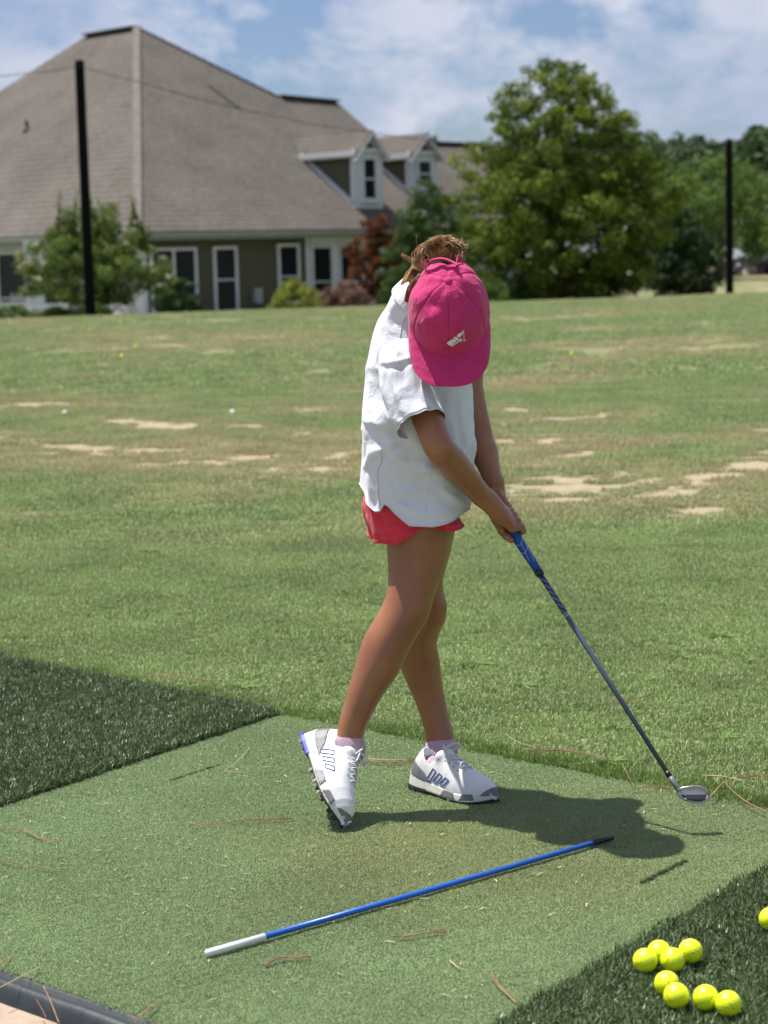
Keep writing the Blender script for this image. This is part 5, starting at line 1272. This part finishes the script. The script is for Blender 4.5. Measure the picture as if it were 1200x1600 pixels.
def shoe(label, O, ax, az, heel_m):
    """O: heel bottom, ax: heel->toe, az: up out of the shoe"""
    ax = unit(ax); az = unit(az-ax*(az@ax)); ay = np.cross(az, ax); S = shoe_meshes()
    Tm = np.stack([ax, ay, az]); W = lambda v: np.asarray(O)+(np.asarray(v)@Tm)*1.05
    e = empty('shoe', O, None, None); e['label'] = label; adopt(e, girl)
    def put(nm, vf, m, par=e, sm=2):
        o = mesh_obj(nm, W(vf[0]), vf[1], m, None, smooth=True); md = o.modifiers.new('s', 'SMOOTH'); md.factor = .5; md.iterations = sm; adopt(o, par); return o
    up = put('upper', S['upper'], m_leather); put('midsole', S['midsole'], m_mid); put('outsole', S['outsole'], m_sole); put('heel_sole', S['heel_sole'], heel_m)
    put('heel_panel', S['heel_panel'], m_grey, e, 1); put('toe_panel', S['toe_panel'], m_grey, e, 1); put('side_panel', S['side_panel'], m_grey, e, 1)
    def side(x, z, sg):      # point on the flank of the upper
        ys = np.linspace(0, .06, 240); X = np.stack([np.full(240, x), sg*ys, np.full(240, z)], -1); k = np.argmax(upper_fn(X) > 0); return W([x, sg*(ys[k]+.0009), z])
    for k in range(3):
        x0 = .062+k*.0225; zt = .058-k*.005
        for sg in (-1, 1):
            qd = [(x0, .031), (x0+.011, .029), (x0+.028, zt-.004), (x0+.017, zt), (x0, .031)]; pts = []
            for (xa, za), (xb, zb) in zip(qd[:-1], qd[1:]):
                for t in np.linspace(0, 1, 9, endpoint=False): pts.append(side(xa+(xb-xa)*t, za+(zb-za)*t, sg))
            pts.append(pts[0]); pm = PM(); pm.tube(pts, .00105, 5); pm.build('stripe', m_blue, smooth=True, adoptto=e)
    pm = PM()      # spikes and lugs
    for x, y in [(.012, .012), (.012, -.014), (.034, .018), (.034, -.018), (.10, .02), (.10, -.022), (.125, .028), (.125, -.026), (.125, 0), (.152, .030), (.152, -.028), (.152, .002), (.178, .028), (.178, -.020), (.20, .02), (.20, -.008), (.215, .008)]:
        t0 = toe_spring(x); PM().tube([W([x, y, t0+.004]), W([x, y, t0-.004]), W([x, y, t0-.0075])], [.0052, .0040, .0018], 6).build('spike', m_sole, adoptto=e)
    for x, y in [(.02, -.030), (.105, -.034), (.140, -.040), (.168, -.036), (.105, .032), (.14, .040)]:
        t0 = toe_spring(x); PM().tube([W([x, y, t0+.006]), W([x, y*1.02, t0-.004]), W([x+.003, y*1.0, t0-.0075])], [.0045, .0034, .0015], 6).build('cleat', m_spike, adoptto=e)
    # laces: criss-cross bars over the throat, eyelets and a bow
    def top(x, y, off=.002):
        zs = np.linspace(.02, .11, 200); X = np.stack([np.full(200, x), np.full(200, y), zs], -1); d = upper_fn(X); k = np.argmax(d > 0); return W([x, y, zs[k]+off])
    pm = PM()
    for k, x in enumerate((.092, .106, .120, .134, .148)):
        hw = .017-.001*k
        for sg in (-1, 1):
            x2 = x+.012
            pm.tube([top(x, sg*hw, .0005), top(x+.004, sg*hw*.5, .003), top(x+.008, -sg*hw*.4, .0035), top(x2, -sg*hw, .0008)], .0019, 5)
    bb_ = top(.088, 0, .006); 
    def loopy(dx, dy, dz): pm.tube(cr_interp([bb_, bb_+ax*dx*.5+ay*dy*.6+az*dz, bb_+ax*dx+ay*dy+az*dz*.6, bb_+ax*dx*.7+ay*dy*.6-az*.002, bb_], 14), .0019, 5)
    loopy(.020, .024, .014); loopy(.020, -.026, .014)
    pm.tube(cr_interp([bb_, bb_+ax*.012-ay*.016+az*.008, bb_+ax*.030-ay*.026+az*.004, bb_+ax*.045-ay*.030-az*.006], 12), .0017, 5)
    pm.tube(cr_interp([bb_, bb_+ax*.010+ay*.014+az*.010, bb_+ax*.022+ay*.022+az*.012, bb_+ax*.038+ay*.024+az*.004], 12), .0017, 5)
    pm.tube([bb_-ay*.004, bb_+ay*.004], .004, 6)
    pm.build('laces', m_lace, smooth=True, adoptto=e)
    pm = PM()
    for k, x in enumerate((.095, .108, .121, .134, .147)):
        for sg in (-1, 1):
            q = top(x, sg*.0205, .0006); pm.tube([q, q+unit(q-W([x, 0, .03]))*.0008], .0020, 6)
    pm.build('eyelet', m_grey, adoptto=up)
    # sock
    a = W([.040, 0, .045]); return e, a
# right shoe: standing on its toe; left shoe planted, heel just off the mat
O1 = P(476, 1158, 4.545); T1 = G(526, 1302, .006); T1 = T1+[0, .0, .0]
e1_, s1 = shoe('white golf shoe standing on its toe with the blue heel sole raised', O1, T1-O1, np.array([.93, -.10, .30]), m_bsole)
O2 = P(651, 1225, 4.725); T2 = G(784, 1264, -.002)
e2_, s2 = shoe('white golf shoe planted on the mat with a grey toe cap', O2, T2-O2, np.array([.05, -.04, 1.0]), m_sole)
def sock(pts, lab):
    s = SDF(np.min([p for p, r in pts], 0)-.06, np.max([p for p, r in pts], 0)+.06, .002); s.chain(pts, .01)
    o = sdf_obj(s, 'sock', m_sock, girl, smooth_iter=2); return o
sock([(mix(rleg[-2][0], rleg[-1][0], .55), .0345), (rleg[-1][0], .0355), (s1, .022)], '')
sock([(mix(lleg[-2][0], lleg[-1][0], .75), .0370), (lleg[-1][0], .0370), (s2, .022)], '')

# ================================================================== CLUB
m_grip = mat('blue_grip', (.012, .075, .34), .55, bump=.3, bscale=600, spec=.4)
m_black = mat('black_plastic', (.012, .012, .013), .35)
m_shaft = mat('slate_shaft', (.085, .11, .165), .30, base2=(.07, .09, .14), vscale=20, metal=.35, spec=.6)
m_steel = mat('satin_steel', (.52, .51, .50), .34, base2=(.42, .41, .40), vscale=60, metal=.9)
m_cav = mat('dark_cavity', (.035, .037, .045), .4, metal=.3)
m_line = mat('pale_line', (.50, .56, .66), .5); m_green = mat('lime_ring', (.30, .55, .12), .5); m_navy = mat('navy_graphic', (.02, .03, .14), .35)
cl = empty('golf_club', chead, 'junior iron with a blue grip held low in both hands, head just off the mat', 'golf club')
gl = np.linalg.norm(P(842, 892, Yh-.035)-cg1)
pm = PM(); pm.tube([club(-.150), club(-.146), club(-.05), club(gl*.55), club(gl)], [.009, .0135, .0125, .0105, .0092], 20); adopt(pm.build('grip', m_grip, smooth=True), cl)
pm = PM(); pm.tube([club(gl), club(gl+.004), club(gl+.012), club(gl+.014)], [.0098, .0104, .0096, .0075], 16); adopt(pm.build('ferrule', m_black, smooth=True), cl)
g2 = np.linalg.norm(P(886, 960, 4.50)-cg1)
hosel0 = club(np.linalg.norm(P(1042, 1206, 4.30)-cg1)); Lh = np.linalg.norm(hosel0-cg1)
pm = PM(); pm.tube([club(gl+.010), club(Lh*.6), hosel0], [.0062, .0056, .0050], 14); sh_ = pm.build('shaft', m_shaft, smooth=True, adoptto=cl)
pm = PM(); pm.tube([club(gl+.014), club(g2)], .00635, 14); adopt(pm.build('upper_shaft_graphic', m_navy, smooth=True), sh_)
pm = PM(); vw = unit(CAMP-club(.1)); vp = unit(np.cross(cax, vw))
for k in range(30):
    q = club(gl+.018+k*(g2-gl-.02)/30)+(vw*cos((k*1.3) % 1.6-.8)+vp*sin((k*1.3) % 1.6-.8))*.0064; pm.box(q, cax*.0009, vp*.0009, vw*.0004)
adopt(pm.build('speckle', m_line), sh_)
for dz, m in ((.0, m_green), (.006, m_line)):
    adopt(PM().tube([club(g2+dz), club(g2+dz+.0022)], .0066, 14).build('ring', m), sh_)
# chevron lines on the grip
pm = PM()
for t0 in (.012, .034):
    for sg in (-1, 1):
        ptsv = []
        for k in range(7):
            u = k/6; a = sg*(1-u)*1.3+ .25; ptsv.append(club(t0+u*.012 + (0 if u < 1 else 0))+(vw*cos(a)+vp*sin(a))*.0120)
        pm.tube(ptsv, .0005, 4)
for a, t1 in ((.3, .05), (-.5, .058)):
    pm.tube([club(.02+k*t1/6*.9)+(vw*cos(a-.5+k*.1)+vp*sin(a-.5+k*.1))*.0117 for k in range(7)], .0005, 4)
adopt(pm.build('chevron', m_line), cl)
# hosel and head
heel = P(1060, 1233, 4.287)
adopt(PM().tube([hosel0-cax*.001, hosel0+cax*.011], [.0062, .0064], 14).build('collar_ring', m_black, smooth=True), cl)
adopt(PM().tube([hosel0+cax*.010, mix(hosel0, heel, .6), heel+cax*.004], [.0058, .0060, .0066], 14).build('hosel', m_steel, smooth=True), cl)
hp_ = [(1056, 1234), (1066, 1229), (1082, 1227), (1096, 1227), (1105, 1234), (1109, 1243), (1106, 1252), (1098, 1256), (1084, 1255), (1068, 1250), (1059, 1242)]
hy = 4.285; hv = [P(x, y, hy-(y-1240)*.0006) for x, y in hp_]; hn = unit(np.cross(hv[4]-hv[0], hv[8]-hv[0])); hn = hn if hn[1] > 0 else -hn
hb = PM().prism(hv, hn*.009).build('club_head', m_steel); bevel(hb, .0022, 3); adopt(hb, cl)
cen = np.mean(hv, 0); cvv = [cen+(q-cen)*np.array([.80, 1, .62])+UPZ*(-.002)-hn*.0004 for q in hv]
hb2 = PM().prism(cvv, -hn*.0006).build('cavity', m_cav); adopt(hb2, hb)
rimv = [P(x, y, hy-.004) for x, y in [(1058, 1236), (1066, 1231), (1082, 1229), (1096, 1229), (1104, 1235), (1107, 1243)]]
adopt(PM().tube(rimv, .0022, 8).build('top_line', m_steel, smooth=True), hb)
solev = [P(x, y, hy-.005) for x, y in [(1107, 1243), (1104, 1251), (1097, 1254), (1084, 1253), (1069, 1248)]]
adopt(PM().tube(solev, .0024, 8).build('sole_edge', m_steel, smooth=True), hb)

# ================================================================== ALIGNMENT STICK
m_bstick = mat('blue_stick', (.010, .105, .50), .32, spec=.5); m_wstick = mat('white_tip', (.78, .79, .80), .35)
s0, s1_ = G(321, 1490, .0125), G(958, 1308, .0125); st = empty('alignment_stick', s0, 'blue alignment rod with a white end lying on the mat', 'alignment rod')
ln = np.linalg.norm(s1_-s0); sd = (s1_-s0)/ln; fw_ = np.linalg.norm(G(414, 1464, .0125)-s0)/ln; fb_ = np.linalg.norm(G(926, 1317, .0125)-s0)/ln
R0 = .0060
adopt(PM().tube([s0+sd*ln*fw_, s0+sd*ln*.5-UPZ*.0008, s0+sd*ln*fb_], R0*.92, 16).build('rod', m_bstick, smooth=True), st)
adopt(PM().tube([s0, s0+sd*.001, s0+sd*.004, s0+sd*ln*fw_], [R0*.5, R0*.9, R0*1.12, R0*1.1], 16).build('white_end', m_wstick, smooth=True), st)
adopt(PM().tube([s0+sd*ln*fb_, s1_-sd*.003, s1_], [R0, R0, R0*.5], 16).build('black_end', m_black, smooth=True), st)

# ================================================================== GOLF BALLS
m_ball = mat('yellow_ball', (.80, .93, .012), .30, spec=.5, coat=.3); m_wball = mat('white_ball', (.8, .8, .78), .35); m_print = mat('ball_print', (.10, .13, .03), .5)
def ball_mesh(sub, name, m, dimple=True):
    bm = bmesh.new(); bmesh.ops.create_icosphere(bm, subdivisions=sub, radius=1.0); me = bpy.data.meshes.new(name); bm.to_mesh(me); bm.free()
    v = np.zeros(len(me.vertices)*3); me.vertices.foreach_get('co', v); v = v.reshape(-1, 3)
    if dimple:
        nD = 336; i = np.arange(nD)+.5; ph = np.arccos(1-2*i/nD); th_ = pi*(1+5**.5)*i; c = np.stack([np.cos(th_)*np.sin(ph), np.sin(th_)*np.sin(ph), np.cos(ph)], 1)
        dmax = (v@c.T).max(1); ang = np.arccos(np.clip(dmax, -1, 1)); v = v*(1-.022*np.clip(1-(ang/.092)**2, 0, 1)[:, None])
    v *= .02135; me.vertices.foreach_set('co', v.ravel()); me.shade_smooth(); me.materials.append(m); return me
bmN = ball_mesh(6, 'golf_ball', m_ball); bmF = ball_mesh(3, 'golf_ball', m_ball, False); bmW = ball_mesh(3, 'golf_ball', m_wball, False)
def print_mesh():
    pm = PM(); n = 14
    for (a0, a1, e0, wd) in ((-.34, .34, 0, .030), (.20, .36, .035, .016), (.20, .36, -.035, .016)):
        A_ = np.linspace(a0, a1, n); vs = []
        for s_ in (-1, 1):
            for a in A_:
                e = e0*(1-(a-.2)/.16*(e0 != 0))+s_*wd*.5; vs.append(np.array([cos(a)*cos(e), sin(a)*cos(e), sin(e)])*.02143)
        pm.add(vs, [(i, i+1, n+i+1, n+i) for i in range(n-1)])
    me = bpy.data.meshes.new('printed_arrow'); me.from_pydata(pm.v, [], pm.f); me.materials.append(m_print); return me
prm = print_mesh()
balls = [(1008, 1501, 'yellow ball at the left end of the upper four', 20, -35, 10), (1030, 1488, 'yellow ball half hidden behind the two front balls of the upper four', 250, 10, 30), (1051, 1500, 'yellow ball at the front middle of the upper four', 10, -30, 50), (1079, 1486, 'yellow ball at the right end of the upper four', 130, 0, 0),
         (1042, 1537, 'yellow ball peeking out behind the lone pair on the left', 0, 5, 80), (1057, 1556, 'front yellow ball of the lower left touching pair', 30, -40, 120), (1103, 1559, 'left yellow ball of the lower right touching pair', -30, 20, 60), (1137, 1568, 'yellow ball nearest the bottom right corner', 10, 15, -50), (1204, 1436, 'yellow ball cut off by the right edge of the photo', 0, 0, 0)]
HB = .036
placed = []
for i, (x, y, lab, rx, rz, ry) in enumerate(balls):
    q = G(x, y, HB); 
    for z in placed:
        dv = q-z; L = np.linalg.norm(dv)
        if L < .0429: q = z+dv/L*.0429
    placed.append(q)
    b = link('golf_ball', bmN); b.location = V(q); d = unit(CAMP-q)
    b.rotation_euler = (radians(20+i*70), radians(i*47), radians(i*83)); tag(b, lab, 'golf ball', 'yellow golf balls on the dark turf')
    pr_ = link('printed_arrow', prm); M_ = Matrix(((d[0], -d[1], 0), (d[1], d[0], 0), (0, 0, 1))).to_4x4()
    loc = Matrix.Translation(V(q)) @ Vector(d).to_track_quat('X', 'Z').to_matrix().to_4x4() @ Matrix.Rotation(radians(rz), 4, 'Z') @ Matrix.Rotation(radians(10), 4, 'Y') @ Matrix.Rotation(radians(ry), 4, 'X')
    bpy.context.view_layer.update(); pr_.parent = b; pr_.matrix_parent_inverse = b.matrix_world.inverted(); pr_.matrix_world = loc
for x, y, me, lab in [(190, 556, bmF, 'tiny yellow ball on the lawn, left one of a near pair'), (212, 541, bmF, 'tiny yellow ball on the lawn, upper right of a near pair'), (140, 514, bmF, 'tiny yellow ball near the far left edge of the lawn'), (893, 552, bmF, 'tiny yellow ball on the lawn right of the pink brim'), (501, 510, bmF, 'tiny yellow ball left of the shirt collar near the far lawn edge'), (537, 496, bmF, 'tiny yellow ball closest to the pink-tinged bush'), (188, 503, bmF, 'tiny yellow ball at the lawn edge right of the left pole'),
                   (101, 641, bmW, 'tiny white ball on the lawn at left above the bare strips'), (363, 640, bmW, 'tiny white ball on the lawn midway to the golfer')]:
    b = link('golf_ball', me); q = G(x, y, .03); q[2] = terrain_z(q[0], q[1])+(.014 if me is bmW else .03); b.location = V(q); b.scale = (1, 1, 1); tag(b, lab, 'golf ball', 'stray golf balls out on the lawn')

# ================================================================== WEEDS, NEEDLES, SCRAPS
m_weed = blade_mat('weed_leaf', (.09, .165, .045), (.19, .30, .08), trans=.35, patch=0, use_dry=False)
def weed(x, y, R_, n, lab, seed):
    r = np.random.default_rng(seed); o_ = G(x, y, 0); o_[2] = terrain_z(o_[0], o_[1])+.012; vs, fs, ti = [], [], []
    for i in range(n):
        a = r.random()*2*pi; L = R_*(.3+.75*r.random()); wd = L*.085*(.6+.8*r.random()); up = .05+.5*r.random(); k = len(vs); d = np.array([cos(a), sin(a), 0]); s_ = np.array([-sin(a), cos(a), 0]); st_ = o_+d*r.random()*R_*.35
        for t, w_ in ((0, .3), (.35, 1), (.7, .85), (1, .05)):
            q = st_+d*L*t+UPZ*(L*up*(t-.75*t*t)); vs += [q-s_*wd*w_, q+s_*wd*w_+UPZ*.001]
            ti += [.3+.6*r.random()]*2
        fs += [(k, k+1, k+3, k+2), (k+2, k+3, k+5, k+4), (k+4, k+5, k+7, k+6)]
    e = mesh_obj('weed', vs, fs, m_weed, attrs={'tint': np.array(ti)}); tag(e, lab, 'weed', 'broad-leaved weeds in the lawn'); return e
for i, a in enumerate([(378, 1076, .045, 26, 'bright green weed just beyond the tip of the dark turf'), (748, 1040, .055, 34, 'flat weed right of the crossed shins'), (1125, 995, .06, 34, 'grey-green weed at the right between club and frame edge'),
        (818, 1074, .05, 30, 'pale sprawling weed between legs and club shaft'), (965, 1138, .035, 20, 'small bright weed touching the lower club shaft on its left'), (984, 1117, .032, 18, 'small weed directly behind the lower club shaft'), (1128, 1157, .05, 26, 'bright weed above the pine needles by the club head'),
        (1007, 1064, .035, 20, 'light green weed right of the middle of the shaft'), (322, 909, .05, 24, 'pale green weed on the lawn left of the golfer'), (150, 848, .06, 24, 'low weed at far left of the lawn'), (232, 862, .06, 24, 'low weed second from the left edge of the lawn'),
        (1168, 1034, .04, 22, 'small weed near the right edge halfway down'), (955, 1193, .05, 30, 'leafy weed on the mat edge left of the club head'), (1065, 1028, .05, 22, 'sprawling weed right of the shaft above the light green one'), (640, 1083, .03, 14, 'small weed seen between the shins'), (10, 872, .06, 24, 'dark weed at the left frame edge')]):
    weed(a[0], a[1], a[2], a[3], a[4], 100+i)
m_need = mat('pine_needle', (.33, .19, .10), .7, base2=(.19, .10, .055), vscale=40); m_need2 = mat('straw_needle', (.55, .43, .22), .7)
def needle(pts, lab, rad=.0010, m=m_need, n=1, h=.012, grp='fallen pine needles'):
    r = np.random.default_rng(int(pts[0][0]*7+pts[0][1])); pm = PM()
    for j in range(n):
        c = []
        for i, (x, y) in enumerate(pts):
            q = G(x+r.normal(0, 1.5)*(j > 0), y+r.normal(0, 2.0)*(j > 0), h); back = back_d(q[0], q[1]) > 0
            q[2] = (h+.006 if back else h)+.003*(i % 2); c.append(q)
        pm.tube(cr_interp(c, 14) if len(c) > 2 else c, rad*.72, 5)
    o = pm.build('pine_needle', m, smooth=True); tag(o, lab, 'pine needle', grp); return o
for a in [([(0, 1297), (34, 1298), (62, 1310), (92, 1320)], 'forked brown pine needle near the left edge of the mat', .0012, m_need, 2, .009),
          ([(0, 1345), (40, 1353), (98, 1362)], 'straight brown pine needle below the forked one at the left edge', .0011, m_need, 1, .009),
          ([(303, 1290), (365, 1286), (455, 1279)], 'long brown pine needle left of the raised shoe', .0011, m_need, 2, .009),
          ([(280, 1287), (295, 1268)], 'short brown needle just left of the long one', .001, m_need, 1, .009),
          ([(350, 1204), (372, 1190), (390, 1168)], 'tan needle near the shallow gouge', .0009, m_need2, 1, .009),
          ([(350, 1204), (382, 1209)], 'pale stub touching the tan needle by the gouge', .0009, m_need2, 1, .009),
          ([(412, 1506), (440, 1498), (485, 1496)], 'brown bent needle below the white end of the rod', .0015, m_need, 3, .009),
          ([(615, 1466), (655, 1461), (698, 1456)], 'dark brown needle bundle below the middle of the rod', .0014, m_need, 3, .009),
          ([(702, 1500), (718, 1516)], 'short stubby needle on the lower middle of the mat', .0013, m_need2, 1, .009),
          ([(768, 1523), (778, 1543), (808, 1567)], 'bent forked needle near the lower dark turf edge', .0013, m_need, 2, .009),
          ([(228, 1387), (262, 1390)], 'small orange-brown needle on the left half of the mat', .001, m_need, 1, .009),
          ([(60, 1449), (110, 1447)], 'faint dark needle on the lower left of the mat', .0009, m_need, 1, .009),
          ([(160, 1467), (195, 1460), (210, 1450)], 'crooked dark needle above the lower left corner', .001, m_need, 1, .009),
          ([(225, 1056), (280, 1062), (345, 1068)], 'brown needle lying on grass above the dark turf', .0013, m_need, 2, .02),
          ([(256, 1072), (270, 1052)], 'short needle crossing the one above the dark turf', .0012, m_need, 1, .024),
          ([(560, 1190), (600, 1192), (650, 1191)], 'needle bundle on the mat between the two shoes', .0012, m_need, 4, .009),
          ([(545, 1180), (590, 1188), (640, 1189)], 'curved needle just above the bundle between the shoes', .001, m_need2, 2, .009),
          ([(820, 1176), (880, 1178), (950, 1188)], 'long orange needles on the grass above the mat edge', .0013, m_need, 3, .022),
          ([(790, 1150), (810, 1165), (840, 1172)], 'faint curved needle left of the long orange ones', .001, m_need2, 1, .022),
          ([(930, 1107), (975, 1100), (1012, 1090)], 'red-brown needle behind the lower club shaft', .0012, m_need, 2, .022),
          ([(985, 1235), (1020, 1231), (1056, 1233)], 'brown needle running left from the club heel', .0013, m_need, 2, .012),
          ([(1108, 1246), (1140, 1224), (1198, 1220)], 'brown needle rising right from the club toe', .0013, m_need, 2, .020),
          ([(1130, 1225), (1160, 1250), (1198, 1268)], 'brown needle sloping down at the right end of the mat edge', .0013, m_need, 2, .018),
          ([(1096, 1215), (1130, 1219), (1160, 1223)], 'pale needle above the club head on the grass', .0011, m_need2, 2, .022),
          ([(1170, 1235), (1198, 1248)], 'short brown needle at the right frame edge by the mat', .0011, m_need, 1, .022),
          ([(972, 1197), (985, 1222)], 'short upright needle left of the hosel', .0012, m_need, 1, .02),
          ([(480, 962), (530, 958), (590, 955)], 'dark long needle on the lawn left of the knees', .0013, m_need, 1, .02),
          ([(0, 1013), (35, 1008), (92, 1005)], 'brown needle on the lawn above the dark turf at left', .0013, m_need, 1, .02),
          ([(1020, 1293), (1045, 1293)], 'tiny red-brown twig right of the club shadow', .0013, m_need, 1, .009),
          ([(0, 1543), (30, 1530), (62, 1511)], 'straw needle sticking over the black border at the left', .0012, m_need2, 1, .012),
          ([(0, 1508), (10, 1497), (17, 1489)], 'short brown stem at the far lower left edge', .0016, m_need, 1, .012),
          ([(68, 1541), (80, 1570), (92, 1598)], 'brown needle hanging over the black border', .0016, m_need, 1, .004),
          ([(57, 1562), (66, 1580), (72, 1590)], 'thin dark needle left of the one hanging over the border', .001, m_need, 1, .004),
          ([(210, 1598), (230, 1580), (248, 1566)], 'brown forked needle at the bottom edge over the border', .0012, m_need, 2, .012)]:
    needle(a[0], a[1], a[2], a[3], a[4], a[5])
# fine dry clippings, uncountable
r = np.random.default_rng(31); pm = PM()
cand = jitter_grid(lo := np.min(MAT, 0), hi := np.max(MAT, 0), .055); cand = cand[in_poly(cand, inset(MAT, .04))]; dens = fb2(cand[:, 0], cand[:, 1], 2.2, 3, 8)
for q, dn_ in zip(cand, dens):
    if r.random() > dn_*.55: continue
    a = r.random()*6.28; L = r.uniform(.003, .012); z = .0068; d = np.array([cos(a), sin(a), 0]); c0 = np.array([*q, z]); s_ = np.array([-d[1], d[0], 0])*r.uniform(.0005, .0011); bend = s_*r.normal(0, 2.5)
    pm.add([c0-d*L-s_, c0-d*L+s_, c0+s_*1.2+bend+[0, 0, .0015], c0-s_*1.2+bend+[0, 0, .0015], c0+d*L+s_*.3, c0+d*L-s_*.3], [(0, 1, 2, 3), (3, 2, 4, 5)])
m_clip = mat('dry_clipping', (.55, .50, .34), .85, base2=(.40, .30, .17), vscale=9)
tag(pm.build('dry_clippings', m_clip), 'pale dry grass clippings scattered over the mat', kind='stuff')
# tufts at the front edge of the pad
o = gn_scatter('pad_grass', [(*G(x, y, -.05)[:2], -.055) for x, y in [(62, 1598), (55, 1604), (70, 1606), (12, 1600), (24, 1604), (150, 1612), (6, 1594)]], [0, 1, 2, 3, 4, 5, 6], [.8]*7, [blade_tile('sparse_tile', .05, 9, .035, .0022, .8, m_fringe)]); tag(o, 'thin grass growing out of the concrete at lower left', kind='stuff')
